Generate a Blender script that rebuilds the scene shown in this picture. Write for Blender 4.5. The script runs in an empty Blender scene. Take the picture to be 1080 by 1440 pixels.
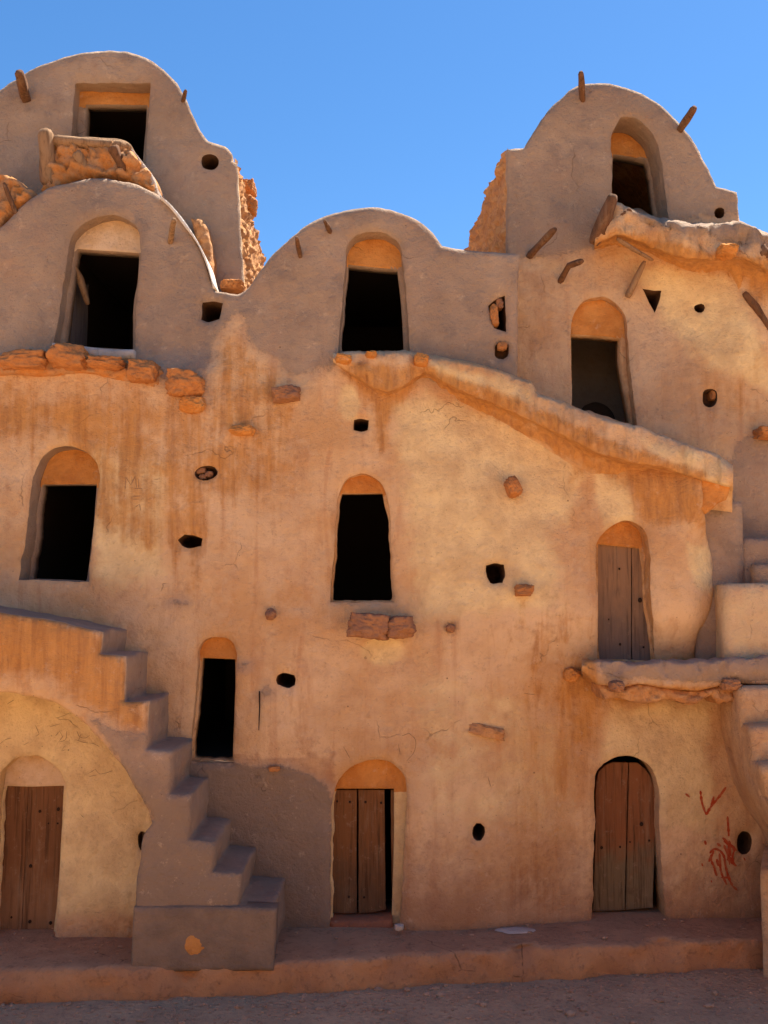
import bpy, bmesh, math, random
import numpy as np
from mathutils import Vector, noise
from mathutils.geometry import delaunay_2d_cdt

# ------------------------------------------------------------------ camera, sky, sun, exposure
S = bpy.context.scene
R = math.radians
FPX, W0, H0 = 1400.0, 1080.0, 1440.0          # focal length in photo pixels, photo size
TILT = math.atan(130 / FPX)
CAM = Vector((0, -9, 3.07))
cam = bpy.data.cameras.new("camera")
cam.sensor_fit = 'VERTICAL'; cam.sensor_height = 36.0; cam.lens = 36.0 * FPX / H0
cam.clip_end = 1000
camo = bpy.data.objects.new("camera", cam); S.collection.objects.link(camo)
camo.location = CAM; camo.rotation_euler = (R(90) + TILT, 0, 0)
S.camera = camo

SUN_EL, SUN_AZ = 62, 48
world = bpy.data.worlds.new("World"); S.world = world; world.use_nodes = True
wn = world.node_tree
sky = wn.nodes.new('ShaderNodeTexSky'); sky.sky_type = 'NISHITA'; sky.sun_disc = False
sky.sun_elevation = R(SUN_EL); sky.sun_rotation = R(SUN_AZ)
sky.altitude = 300; sky.air_density = 1.0; sky.dust_density = 0.2; sky.ozone_density = 4.0
hs = wn.nodes.new('ShaderNodeHueSaturation'); hs.inputs['Saturation'].default_value = 1.22
wn.links.new(sky.outputs[0], hs.inputs['Color']); wn.links.new(hs.outputs[0], wn.nodes['Background'].inputs[0])
wn.nodes['Background'].inputs[1].default_value = 0.066

sun = bpy.data.lights.new("sun", 'SUN'); sun.energy = 5.0; sun.angle = R(0.5); sun.color = (1, 0.93, 0.82)
suno = bpy.data.objects.new("sun", sun); S.collection.objects.link(suno)
sd = Vector((math.cos(R(SUN_EL)) * math.sin(R(SUN_AZ)), math.cos(R(SUN_EL)) * math.cos(R(SUN_AZ)), math.sin(R(SUN_EL))))
suno.rotation_euler = (-sd).to_track_quat('-Z', 'Y').to_euler()
suno.location = (6, 10, 20)
S.view_settings.view_transform = 'Standard'; S.view_settings.look = 'None'
S.view_settings.gamma = 1.0
S.view_settings.exposure = 1.52
S.cycles.max_bounces = 10; S.cycles.diffuse_bounces = 6

# ------------------------------------------------------------------ small maths
CT, ST = math.cos(TILT), math.sin(TILT)
def P(px, py, Y=0.0):
    """photo pixel -> the point of the vertical plane y = Y behind it"""
    dx = (px - 540) / FPX; dz = (720 - py) / FPX
    d = (dx, CT - dz * ST, ST + dz * CT)
    t = (Y - CAM.y) / d[1]
    return Vector((CAM.x + d[0] * t, Y, CAM.z + d[2] * t))
def pz(py, Y): return P(540, py, Y).z
def pxx(px, Y, py=720): return P(px, py, Y).x
def mpp(Y=0.0): return (Y - CAM.y) / FPX
def sm(a, b, x):
    t = min(max((x - a) / (b - a), 0), 1); return t * t * (3 - 2 * t)
def fbm(v, o=3):
    return noise.fractal(v, 0.9, 2.1, o)

def smooth(pts, corner=38, seg=7.0, closed=True):
    """Catmull-Rom through gentle turns, straight lines at corners, resampled at about seg"""
    n = len(pts); p = [np.array(q, float) for q in pts]
    tan = []
    for i in range(n):
        if not closed and (i == 0 or i == n - 1): tan.append(None); continue
        a = p[i] - p[i - 1]; b = p[(i + 1) % n] - p[i]
        la, lb = np.linalg.norm(a) + 1e-9, np.linalg.norm(b) + 1e-9
        ang = math.degrees(math.acos(max(-1, min(1, float(a @ b) / la / lb))))
        tan.append(None if ang > corner else (a / la + b / lb) / 2)
    out = []
    for i in range(n if closed else n - 1):
        q0, q1 = p[i], p[(i + 1) % n]
        L = np.linalg.norm(q1 - q0); k = max(1, int(round(L / seg)))
        t0 = tan[i] * L if tan[i] is not None else None
        t1 = tan[(i + 1) % n] * L if tan[(i + 1) % n] is not None else None
        if t0 is None: t0 = (q1 - q0) if t1 is None else 2 * (q1 - q0) - t1 if False else (q1 - q0)
        if t1 is None: t1 = (q1 - q0)
        for j in range(k):
            u = j / k
            h = ((2*u**3 - 3*u*u + 1) * q0 + (u**3 - 2*u*u + u) * t0 + (-2*u**3 + 3*u*u) * q1 + (u**3 - u*u) * t1)
            out.append((float(h[0]), float(h[1])))
    if not closed: out.append(tuple(map(float, p[-1])))
    return out

def area(l):
    return sum(l[i-1][0]*l[i][1] - l[i][0]*l[i-1][1] for i in range(len(l))) / 2
def inside(pts, loop):
    pts = np.asarray(pts, float); L = np.asarray(loop, float); r = np.zeros(len(pts), bool)
    x, y = pts[:, 0], pts[:, 1]
    for i in range(len(L)):
        x0, y0 = L[i-1]; x1, y1 = L[i]
        if y0 == y1: continue
        c = ((y0 > y) != (y1 > y)) & (x < (x1 - x0) * (y - y0) / (y1 - y0) + x0)
        r ^= c
    return r
def dist(pts, loops, closed=True):
    pts = np.asarray(pts, float); best = np.full(len(pts), 1e18)
    for loop in loops:
        L = np.asarray(loop, float)
        for i in range(0 if closed else 1, len(L)):
            a, b = L[i-1], L[i]; ab = b - a; l2 = float(ab @ ab) + 1e-12
            t = np.clip(((pts - a) @ ab) / l2, 0, 1)
            d = pts - a - t[:, None] * ab
            best = np.minimum(best, d[:, 0]**2 + d[:, 1]**2)
    return np.sqrt(best)
def sdist(pts, loop):
    d = dist(pts, [loop]); return np.where(inside(pts, loop), d, -d)

def fill(outer, holes, step, rnd=0):
    """triangulate a polygon with holes and an interior grid; loops come first in the vertex list"""
    rg = np.random.RandomState(rnd)
    loops = [outer] + list(holes)
    bp = [q for l in loops for q in l]
    o = np.asarray(outer); lo, hi = o.min(0), o.max(0)
    gx, gy = np.meshgrid(np.arange(lo[0] + step/2, hi[0], step), np.arange(lo[1] + step/2, hi[1], step*.87))
    gx = gx + (np.arange(gx.shape[0]) % 2)[:, None] * step/2
    g = np.stack([gx.ravel(), gy.ravel()], 1) + rg.uniform(-.12, .12, (gx.size, 2)) * step
    m = inside(g, outer)
    for h in holes: m &= ~inside(g, h)
    g = g[m]
    ring = []
    for k, l in enumerate(loops):
        s = (1 if area(l) > 0 else -1) * (1 if k == 0 else -1)
        n = len(l)
        for i in range(n):
            a, b = l[i-1], l[(i+1) % n]
            tx, ty = b[0]-a[0], b[1]-a[1]; q = math.hypot(tx, ty) + 1e-9
            ring.append((l[i][0] - s*ty/q*step*.42, l[i][1] + s*tx/q*step*.42))
    ring = np.array(ring)
    mr = inside(ring, outer)
    for h in holes: mr &= ~inside(ring, h)
    ring = ring[mr]
    if len(ring): ring = ring[dist(ring, loops) > step*.36]
    if len(g): g = g[dist(g, loops) > step*.8]
    allp = [Vector((float(a), float(b))) for a, b in bp] + [Vector((float(a), float(b))) for a, b in ring] + [Vector((float(a), float(b))) for a, b in g]
    edges = []; s0 = 0
    for l in loops:
        n = len(l); edges += [(s0 + i, s0 + (i+1) % n) for i in range(n)]; s0 += n
    vo, eo, fo, ov, oe, of_ = delaunay_2d_cdt(allp, edges, [], 0, 1e-5)
    vo = [(v.x, v.y) for v in vo]
    back = {}
    for i, src in enumerate(ov):
        for q in src: back[q] = i
    F = [tuple(f) for f in fo]
    cen = np.array([[sum(vo[i][0] for i in f)/len(f), sum(vo[i][1] for i in f)/len(f)] for f in F])
    m = inside(cen, outer)
    for h in holes: m &= ~inside(cen, h)
    F = [f for f, k in zip(F, m) if k]
    res = []; s0 = 0
    for l in loops:
        res.append([back.get(s0 + i, 0) for i in range(len(l))]); s0 += len(l)
    return vo, F, res, loops

# ------------------------------------------------------------------ objects
def link(o, parent=None):
    S.collection.objects.link(o)
    if parent is not None:
        o.parent = parent
        w = parent; off = Vector((0, 0, 0))
        while w is not None: off += w.location; w = w.parent
        o.location = -off
    return o
def mesh(name, V, F, mats, parent=None, shade=True, mi=None, zones=None, weld=False):
    me = bpy.data.meshes.new(name)
    me.from_pydata([tuple(v) for v in V], [], [tuple(f) for f in F])
    for m in (mats if isinstance(mats, (list, tuple)) else [mats]): me.materials.append(m)
    if mi: me.polygons.foreach_set('material_index', mi)
    if zones is not None:
        at = me.attributes.new('zones', 'FLOAT_COLOR', 'POINT')
        at.data.foreach_set('color', np.asarray(zones, np.float32).ravel())
    if weld is not False:
        bm = bmesh.new(); bm.from_mesh(me); bmesh.ops.remove_doubles(bm, verts=bm.verts, dist=1e-4)
        bmesh.ops.recalc_face_normals(bm, faces=bm.faces); bm.to_mesh(me); bm.free()
    if shade: me.polygons.foreach_set('use_smooth', [True] * len(me.polygons))
    me.update()
    return link(bpy.data.objects.new(name, me), parent)
def thing(name, label, cat, loc, group=None):
    o = bpy.data.objects.new(name, None); S.collection.objects.link(o); o.location = loc
    o.empty_display_size = .2
    o['label'] = label; o['category'] = cat
    if group: o['group'] = group
    return o
def tagm(o, label=None, cat=None, group=None, kind=None):
    for k, v in (('label', label), ('category', cat), ('group', group), ('kind', kind)):
        if v: o[k] = v
    return o

# ------------------------------------------------------------------ materials
class N:
    def __init__(s, name):
        s.m = bpy.data.materials.new(name); s.m.use_nodes = True; s.t = s.m.node_tree
        s.b = s.t.nodes['Principled BSDF']; s.b.inputs['Roughness'].default_value = .95
        s.b.inputs['Specular IOR Level'].default_value = .15
        s.g = s.t.nodes.new('ShaderNodeNewGeometry')
    def put(s, sock, v):
        if isinstance(v, bpy.types.NodeSocket): s.t.links.new(v, sock)
        elif v is not None:
            if hasattr(sock.default_value, '__len__') and not hasattr(v, '__len__'): v = (v,)*len(sock.default_value)
            if hasattr(v, '__len__') and len(v) == 3 and len(sock.default_value) == 4: v = (*v, 1)
            sock.default_value = v
    def math(s, op, a, b=None, c=None, clamp=False):
        n = s.t.nodes.new('ShaderNodeMath'); n.operation = op; n.use_clamp = clamp
        for i, v in enumerate((a, b, c)): s.put(n.inputs[i], v)
        return n.outputs[0]
    def scale(s, v3, src=None):
        n = s.t.nodes.new('ShaderNodeVectorMath'); n.operation = 'MULTIPLY'
        s.put(n.inputs[0], src or s.g.outputs['Position']); n.inputs[1].default_value = v3
        return n.outputs[0]
    def noise(s, sc, det=4, rough=.55, vec=None, dist=0, off=None):
        n = s.t.nodes.new('ShaderNodeTexNoise'); v = vec or s.g.outputs['Position']
        if off is not None:
            a = s.t.nodes.new('ShaderNodeVectorMath'); a.operation = 'ADD'; s.put(a.inputs[0], v); a.inputs[1].default_value = off; v = a.outputs[0]
        s.put(n.inputs['Vector'], v); n.inputs['Scale'].default_value = sc
        n.inputs['Detail'].default_value = det; n.inputs['Roughness'].default_value = rough; n.inputs['Distortion'].default_value = dist
        return n.outputs[0]
    def vor(s, sc, feat='F1', out='Distance', vec=None, rnd=1):
        n = s.t.nodes.new('ShaderNodeTexVoronoi'); n.feature = feat
        s.put(n.inputs['Vector'], vec or s.g.outputs['Position']); n.inputs['Scale'].default_value = sc
        n.inputs['Randomness'].default_value = rnd
        return n.outputs[out]
    def ramp(s, v, lo, hi, a=0.0, b=1.0):
        n = s.t.nodes.new('ShaderNodeMapRange'); n.interpolation_type = 'SMOOTHSTEP'
        s.put(n.inputs[0], v)
        for i, q in enumerate((lo, hi, a, b)): s.put(n.inputs[i+1], q)
        return n.outputs[0]
    def mix(s, f, a, b, mode='MIX'):
        n = s.t.nodes.new('ShaderNodeMix'); n.data_type = 'RGBA'; n.blend_type = mode
        s.put(n.inputs[0], f); s.put(n.inputs[6], a); s.put(n.inputs[7], b)
        return n.outputs[2]
    def bump(s, h, d=.01, st=1, nrm=None):
        n = s.t.nodes.new('ShaderNodeBump'); s.put(n.inputs['Height'], h)
        n.inputs['Distance'].default_value = d; n.inputs['Strength'].default_value = st
        if nrm is not None: s.put(n.inputs['Normal'], nrm)
        return n.outputs[0]
    def sep(s, c):
        n = s.t.nodes.new('ShaderNodeSeparateColor'); s.put(n.inputs[0], c); return n.outputs
    def attr(s, name):
        n = s.t.nodes.new('ShaderNodeAttribute'); n.attribute_name = name; return n
    def xyz(s):
        n = s.t.nodes.new('ShaderNodeSeparateXYZ'); s.put(n.inputs[0], s.g.outputs['Position']); return n.outputs
    def done(s, col, nrm=None):
        s.put(s.b.inputs['Base Color'], col)
        if nrm is not None: s.put(s.b.inputs['Normal'], nrm)
        return s.m

ORA = (.58, .322, .145); ORB = (.75, .50, .285); GRA = (.32, .218, .150); GRB = (.42, .292, .200)
CRM = (.86, .64, .33); STN = (.56, .25, .060); RED = (.30, .125, .065)

def make_plaster(name, base=None, use=True):
    n = N(name)
    big = n.noise(.9, 5, .6); mid = n.noise(3.3, 5, .62, off=(7, 3, 1)); fine = n.noise(22, 5, .7); grit = n.noise(90, 3, .6)
    streak = n.noise(1.0, 5, .62, vec=n.scale((7.5, 7.5, .75)), dist=.6)
    streak2 = n.noise(1.0, 4, .6, vec=n.scale((17, 17, 1.6)), dist=.4, off=(3, 9, 4))
    if base: col = n.mix(n.ramp(mid, .35, .68), base[0], base[1])
    else:
        col = n.mix(n.ramp(big, .36, .66), ORA, ORB)
        col = n.mix(n.ramp(streak, .5, .72, 0, .42), col, (.46, .19, .075))
        col = n.mix(n.ramp(streak2, .55, .75, 0, .28), col, (.64, .40, .23))
        col = n.mix(n.ramp(mid, .5, .72, 0, .35), col, (.44, .22, .115))
        col = n.mix(n.ramp(n.noise(1.7, 7, .72, off=(11, 2, 5)), .5, .66, 0, .6), col, (.64, .42, .25))
        col = n.mix(n.ramp(n.noise(2.6, 7, .75, vec=n.scale((1, 1, .6)), off=(1, 12, 5)), .55, .7, 0, .5), col, (.47, .22, .09))
    if use:
        a = n.attr('zones'); z = n.sep(a.outputs['Color'])
        nz = n.math('SUBTRACT', n.noise(5.5, 6, .68), .5); nz2 = n.math('SUBTRACT', streak, .5)
        # cream
        k = n.math('ADD', z[1], n.math('MULTIPLY', nz, .9))
        col = n.mix(n.ramp(k, .38, .78, 0, .9), col, n.mix(n.ramp(mid, .3, .7), CRM, (.64, .43, .22)))
        # run-off stains
        k = n.math('ADD', z[2], n.math('ADD', n.math('MULTIPLY', nz2, .9), n.math('MULTIPLY', nz, 1.0)))
        col = n.mix(n.ramp(k, .42, .95, 0, .80), col, n.mix(n.ramp(streak2, .35, .7), STN, (.37, .145, .035)))
        # red-brown splash dirt, plus darkening towards the foot put into the colour
        k = n.math('ADD', a.outputs['Alpha'], n.math('MULTIPLY', nz, 1.0))
        col = n.mix(n.ramp(k, .3, 1.0, 0, .62), col, n.mix(n.ramp(mid, .3, .7), RED, (.27, .125, .075)))
        # grey cement render, sharp torn edge
        k = n.math('ADD', z[0], n.math('MULTIPLY', nz, .55))
        g = n.mix(n.ramp(big, .35, .65), GRA, GRB)
        g = n.mix(n.ramp(streak, .5, .75, 0, .3), g, (.37, .22, .145))
        g = n.mix(n.ramp(mid, .5, .68, 0, .5), g, (.215, .155, .125))
        g = n.mix(n.ramp(n.noise(2.1, 6, .7, off=(4, 4, 2)), .48, .68, 0, .55), g, (.40, .25, .165))
        soft = n.ramp(n.math('ADD', z[0], n.math('MULTIPLY', nz, .35)), .08, .5, 0, .55)
        col = n.mix(soft, col, (.42, .285, .20))
        g = n.mix(n.ramp(n.math('ADD', a.outputs['Alpha'], n.math('MULTIPLY', nz, .5)), .2, .75, 0, .75), g, (.235, .162, .115))  # grey render also coloured darker over the foot
        k = n.math('ADD', k, n.math('MULTIPLY', n.math('SUBTRACT', n.noise(24, 5, .7), .5), .35))
        mask = n.ramp(k, .42, .56)
        col = n.mix(mask, col, g)
    # fine dirt, pits and hairline cracks
    col = n.mix(n.ramp(fine, .52, .8, 0, .35), col, (.25, .14, .085))
    pit = n.vor(9, vec=n.scale((1, 1, 1.3)))
    col = n.mix(n.ramp(pit, .035, .06, .55, 0), col, (.10, .055, .03))
    w = n.t.nodes.new('ShaderNodeVectorMath'); w.operation = 'ADD'
    nn = n.t.nodes.new('ShaderNodeTexNoise'); nn.inputs['Scale'].default_value = 2.2; nn.inputs['Detail'].default_value = 4
    n.put(nn.inputs['Vector'], n.g.outputs['Position']); n.put(w.inputs[0], n.g.outputs['Position']); n.put(w.inputs[1], n.scale((.6, .6, .6), nn.outputs['Color']))
    cr = n.vor(.85, 'DISTANCE_TO_EDGE', vec=w.outputs[0])
    crm = n.math('MULTIPLY', n.ramp(cr, .0012, .004, 1, 0), n.ramp(n.noise(1.9, 3, off=(1, 5, 9)), .56, .64))
    col = n.mix(n.math('MULTIPLY', crm, .4), col, (.12, .06, .03))
    h = n.math('ADD', n.math('MULTIPLY', mid, 1.6), n.math('ADD', n.math('MULTIPLY', fine, .6), n.math('MULTIPLY', grit, .22)))
    h = n.math('SUBTRACT', h, n.math('MULTIPLY', crm, .25))
    if use: h = n.math('ADD', h, n.math('MULTIPLY', mask, .22))
    dirt = n.noise(6.5, 8, .78, off=(21, 3, 8))
    col = n.mix(n.ramp(dirt, .54, .68, 0, .28), col, (.30, .155, .085))
    col = n.mix(n.ramp(n.noise(8.5, 8, .8, off=(2, 31, 8)), .56, .68, 0, .38), col, (.66, .48, .32) if name not in ('dark_cement', 'inner_room') else (.22, .15, .11))
    spot = n.vor(3.1, vec=n.scale((1, 1, 1)))
    col = n.mix(n.ramp(spot, .018, .03, .7, 0), col, (.13, .07, .04))
    h = n.math('ADD', h, n.math('MULTIPLY', n.noise(7, 6, .7, off=(5, 5, 5)), .8))
    return n.done(col, n.bump(h, .040, .85))

M = {}
M['plaster'] = make_plaster('plaster')
M['lunette'] = make_plaster('lunette', ((.66, .29, .08), (.52, .195, .045)), False)  # orange deepened: warm bounce in the recesses put into the colour
M['pale_lunette'] = make_plaster('pale_lunette', ((.72, .52, .34), (.60, .38, .20)), False)
M['lime'] = make_plaster('sunlit_limewash', ((.80, .74, .66), (.70, .60, .50)), False)  # brightness of the sunlit rim put into the pale colour
M['grey'] = make_plaster('grey_render', (GRA, GRB), False)
M['cement'] = make_plaster('dark_cement', ((.28, .185, .125), (.20, .135, .095)), False)
M['pale'] = make_plaster('pale_render', ((.60, .50, .42), (.48, .37, .29)), False)

def make_stone():
    n = N('rubble_stone')
    c = n.sep(n.vor(7, out='Color', vec=n.scale((1, 1, 2.2))))
    nz = n.noise(14, 5, .65)
    col = n.mix(c[0], (.50, .22, .075), (.56, .30, .13))
    col = n.mix(n.ramp(c[1], .4, .9, 0, .6), col, (.40, .20, .10))
    col = n.mix(n.ramp(nz, .45, .75, 0, .7), col, (.24, .11, .045))
    h = n.math('ADD', nz, n.math('MULTIPLY', n.noise(50, 3), .3))
    return n.done(col, n.bump(h, .03, .9))
M['stone'] = make_stone()
def make_rock(name, a, b, d):
    n = N(name); nz = n.noise(9, 5, .6); f = n.noise(45, 4, .6)
    col = n.mix(n.ramp(nz, .35, .65), a, b); col = n.mix(n.ramp(f, .5, .75, 0, .5), col, d)
    return n.done(col, n.bump(n.math('ADD', nz, n.math('MULTIPLY', f, .4)), .02, .9))
M['rock'] = make_rock('orange_rock', (.50, .205, .065), (.38, .155, .055), (.22, .10, .05))
M['rubble'] = make_rock('orange_rubble', (.52, .21, .06), (.44, .24, .12), (.20, .085, .03))
M['brown_rock'] = make_rock('brown_rock', (.36, .17, .08), (.27, .13, .075), (.17, .08, .045))
M['pebble'] = make_rock('pebble', (.50, .30, .18), (.36, .21, .13), (.22, .13, .08))
def make_wood(name, top, bot, z0=None, z1=None, grain=(34, 34, 1.6), dark=(.05, .025, .012)):
    n = N(name)
    g = n.noise(1, 5, .65, vec=n.scale(grain), dist=.5); g2 = n.noise(1, 3, .6, vec=n.scale((grain[0]*3, grain[1]*3, grain[2]*2)))
    blot = n.noise(4.5, 5, .65, off=(2, 2, 8))
    if z0 is None: col = n.mix(blot, top, bot)
    else:
        t = n.ramp(n.math('ADD', n.xyz()[2], n.math('MULTIPLY', n.math('SUBTRACT', blot, .5), .9)), z0, z1)
        col = n.mix(t, bot, top)
    col = n.mix(n.ramp(g, .46, .72, 0, .75), col, dark)
    col = n.mix(n.ramp(g2, .55, .8, 0, .3), col, tuple(min(1, c*1.6) for c in bot))
    col = n.mix(n.ramp(blot, .6, .8, 0, .55), col, dark)
    bl = n.noise(1, 4, .7, vec=n.scale((9, 9, 1.1)), off=(5, 1, 3))
    col = n.mix(n.ramp(bl, .52, .7, 0, .35), col, (.30, .20, .125))
    col = n.mix(n.ramp(n.noise(14, 6, .75, off=(9, 9, 1)), .56, .7, 0, .5), col, (.30, .20, .13))
    return n.done(col, n.bump(n.math('ADD', g, n.math('MULTIPLY', g2, .4)), .012, .9))
M['wood'] = make_wood('weathered_wood', (.19, .085, .04), (.13, .065, .035))
M['pale_wood'] = make_wood('pale_wood', (.36, .22, .12), (.24, .13, .065), dark=(.09, .045, .02))
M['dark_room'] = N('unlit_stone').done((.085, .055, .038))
n_ = N('iron'); M['iron'] = n_.done((.035, .020, .013))
n_ = N('red_paint'); M['red_paint'] = n_.done(n_.mix(n_.ramp(n_.noise(25, 4), .4, .6), (.38, .05, .015), (.40, .10, .04)))
M['scratch'] = N('scratch').done((.27, .155, .085))

# ------------------------------------------------------------------ wall sheets with openings
def zonevals(pts, zones):
    """zones: list of (channel, soft px, strength, polygon) in photo pixels on the wall"""
    out = np.zeros((len(pts), 4))
    for ch, soft, st, poly in zones:
        v = np.clip(.5 + sdist(pts, poly) / (2*soft), 0, 1) * st
        out[:, ch] = np.maximum(out[:, ch], v)
    return out
def sheet(name, outline, holes, Yf, parent, back=.8, zones=(), step=9, mat=None, amp=.022, seg=6, skew=0.0, rim=True, rr=.028, rimzone=None, corner=38, seed=0, gz=None):
    """front face traced from outline, holes left open, rim carried back; returns the rings of the holes in world space"""
    o2 = smooth(outline, seg=seg, corner=corner); h2 = [smooth(h, seg=4.5, corner=50) for h in holes]
    rg = random.Random(seed)
    vo, F, rings, loops = fill(o2, h2, step, seed)
    pts = np.array(vo); d = dist(pts, loops)
    V = []
    for (x, y), dd in zip(vo, d):
        Y = Yf(x, y) if callable(Yf) else Yf
        p = P(x, y, Y)
        e = max(0, 1 - dd / 7.5)
        p.y += rr * e * e + amp * fbm(Vector((p.x*.9, seed, p.z*.9)), 3) + amp*.45 * fbm(Vector((p.x*4.5, 3+seed, p.z*4.5)), 3)
        if dd < .5 and abs(p.x) < 12:
            p.x += .011 * fbm(Vector((p.x*7, 1.3, p.z*7)), 3); p.z += .011 * fbm(Vector((p.x*7, 8.3, p.z*7)), 3)
        V.append(p)
    Z = zonevals(pts, zones)
    if gz is not None: Z[:, 3] = np.maximum(Z[:, 3], gz(pts))
    Fo = []
    for f in F:
        a, b, c = V[f[0]], V[f[1]], V[f[2]]
        nrm = (b-a).cross(c-a)
        Fo.append(f if nrm.y < 0 else tuple(reversed(f)))
    if rim:
        ring = rings[0]; n = len(ring); nb = max(1, int(back / .12)); prev = ring
        Zl = list(Z); ori = area(o2) > 0
        for k in range(1, nb + 1):
            cur = []
            for i, vi in enumerate(ring):
                p = V[vi].copy(); b = back * k / nb
                p.y += b; p.x += skew * b
                wob = min(1, k / 2) * .022
                p.x += wob * fbm(Vector((p.x*3, p.y*5, p.z*3)), 2); p.z += wob * fbm(Vector((p.x*3, p.y*5+9, p.z*3)), 2)
                cur.append(len(V)); V.append(p)
                Zl.append(Z[vi] if rimzone is None else rimzone)
            for i in range(n):
                j = (i + 1) % n
                q = (prev[i], prev[j], cur[j], cur[i])
                Fo.append(q if ori else tuple(reversed(q)))
            prev = cur
        Z = np.array(Zl)
    o = mesh(name, V, Fo, mat or M['plaster'], parent, zones=Z)
    return o, [[V[i].copy() for i in r] for r in rings[1:]]

def bridge(V, F, MI, a, b, mi, flip=False):
    n = len(a)
    for i in range(n):
        j = (i + 1) % n
        F.append((a[i], b[i], b[j], a[j]) if not flip else (a[i], a[j], b[j], b[i])); MI.append(mi)
def opening(name, ring, Y0, d1, parent, inner=None, d2=.16, lun=None, reveal=None, room=(1.2, 3.2), roommat=None, label=None, rz=None):
    """reveal carried in from the wall's ring, lunette/lintel plane, inner jamb, then a closed dark room"""
    lun = lun or M['lunette']; reveal = reveal or M['plaster']; roommat = roommat or M['dark_room']
    V = []; F = []; MI = []; mats = [reveal, lun, roommat]
    def add(ps): s = len(V); V.extend(ps); return list(range(s, s + len(ps)))
    n = len(ring)
    prev = add([Vector((p.x, p.y - .001, p.z)) for p in ring]); ringf = prev
    K = max(2, int(d1/.06))
    for k in range(1, K+1):
        t = k / K
        cur = add([Vector((p.x + .008*noise.noise(Vector((p.x*6, t*3, p.z*6))), (1-t)*p.y + t*(Y0+d1), p.z + .008*noise.noise(Vector((p.x*6, t*3+7, p.z*6))))) for p in ring])
        bridge(V, F, MI, prev, cur, 0); prev = cur
    out2 = [(V[i].x, V[i].z) for i in prev]
    cx = sum(q[0] for q in out2)/n; cz = sum(q[1] for q in out2)/n
    if inner is not None:
        il = smooth(inner, seg=5, corner=35)
        iw = [P(x, y, Y0 + d1) for x, y in il]; iw = [(p.x, p.z) for p in iw]
        # keep the inner loop inside the reveal
        ins = inside(iw, out2); dd = dist(iw, [out2])
        for k in range(len(iw)):
            q = np.array(iw[k]); it = 0
            while it < 60 and not (inside([q], out2)[0] and dist([q], [out2])[0] > .012):
                q = q + (np.array([cx, cz]) - q) * .02 * np.array([1, .55]); it += 1
            iw[k] = (float(q[0]), float(q[1]))
        vo, Ff, rings, _ = fill(out2, [iw], .06)
        s = len(V)
        for (x, z) in vo: V.append(Vector((x, Y0 + d1 + .012*fbm(Vector((x*4, 5, z*4)), 2), z)))
        for f in Ff:
            a, b, c = (V[s+i] for i in f[:3]); q = tuple(s+i for i in f)
            F.append(q if (b-a).cross(c-a).y < 0 else tuple(reversed(q)))
            MI.append(1 if (a.z+b.z+c.z)/3 > max(w[1] for w in iw) - .03 else 0)
        inr = [s+i for i in rings[1]]
    else: inr = prev
    cur = add([Vector((V[i].x, V[i].y + d2, V[i].z)) for i in inr])
    bridge(V, F, MI, inr, cur, 0)
    xs = [V[i].x for i in cur]; zs = [V[i].z for i in cur]
    bx0, bx1, bz0, bz1 = min(xs)-.25, max(xs)+.25, min(zs)-.03, max(zs)+.35
    mx, mz = (min(xs)+max(xs))/2, (min(zs)+max(zs))/2; yy = Y0 + d1 + d2
    pr = []
    for i in cur:
        dx, dz = V[i].x - mx, V[i].z - mz
        t = min(((bx1-mx) if dx > 0 else (mx-bx0)) / max(abs(dx), 1e-6), ((bz1-mz) if dz > 0 else (mz-bz0)) / max(abs(dz), 1e-6))
        pr.append(Vector((mx+dx*t, yy, mz+dz*t)))
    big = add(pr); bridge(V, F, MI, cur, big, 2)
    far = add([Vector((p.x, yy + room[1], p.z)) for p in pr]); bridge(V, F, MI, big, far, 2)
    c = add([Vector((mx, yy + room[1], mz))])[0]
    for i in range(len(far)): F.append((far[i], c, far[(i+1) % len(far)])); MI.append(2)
    Z = np.zeros((len(V), 4))
    if rz: Z[:] = rz
    o = mesh(name, V, F, mats, parent, mi=MI, zones=Z)
    sm_ = [k != 2 for k in MI]; o.data.polygons.foreach_set('use_smooth', sm_)
    if label: o['label'] = label
    return o
def vent(ring, parent, depth=.45, rz=(0, 0, 0, 0), name='vent_hole', shrink=.82):
    V = []; F = []; n = len(ring)
    cx = sum(p.x for p in ring)/n; cz = sum(p.z for p in ring)/n
    K = 6
    for k in range(K+1):
        t = k / K; s = 1 - (1-shrink)*t
        for p in ring:
            w = .012*t
            V.append(Vector((cx+(p.x-cx)*s + w*noise.noise(p*20+Vector((0, t*5, 0))), p.y - .001 + depth*t, cz+(p.z-cz)*s + w*noise.noise(p*20+Vector((5, t*5, 0))))))
    for k in range(K):
        for i in range(n):
            j = (i+1) % n; F.append((k*n+i, (k+1)*n+i, (k+1)*n+j, k*n+j))
    V.append(Vector((cx, ring[0].y + depth, cz))); c = len(V)-1
    for i in range(n): F.append((K*n+i, c, K*n+(i+1) % n))
    return mesh(name, V, F, [M['vent']], parent, weld=True)
M['vent'] = make_rock('vent_lining', (.13, .06, .03), (.09, .045, .022), (.05, .025, .012))  # near-black lining: the shade inside the holes put into its colour

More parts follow.
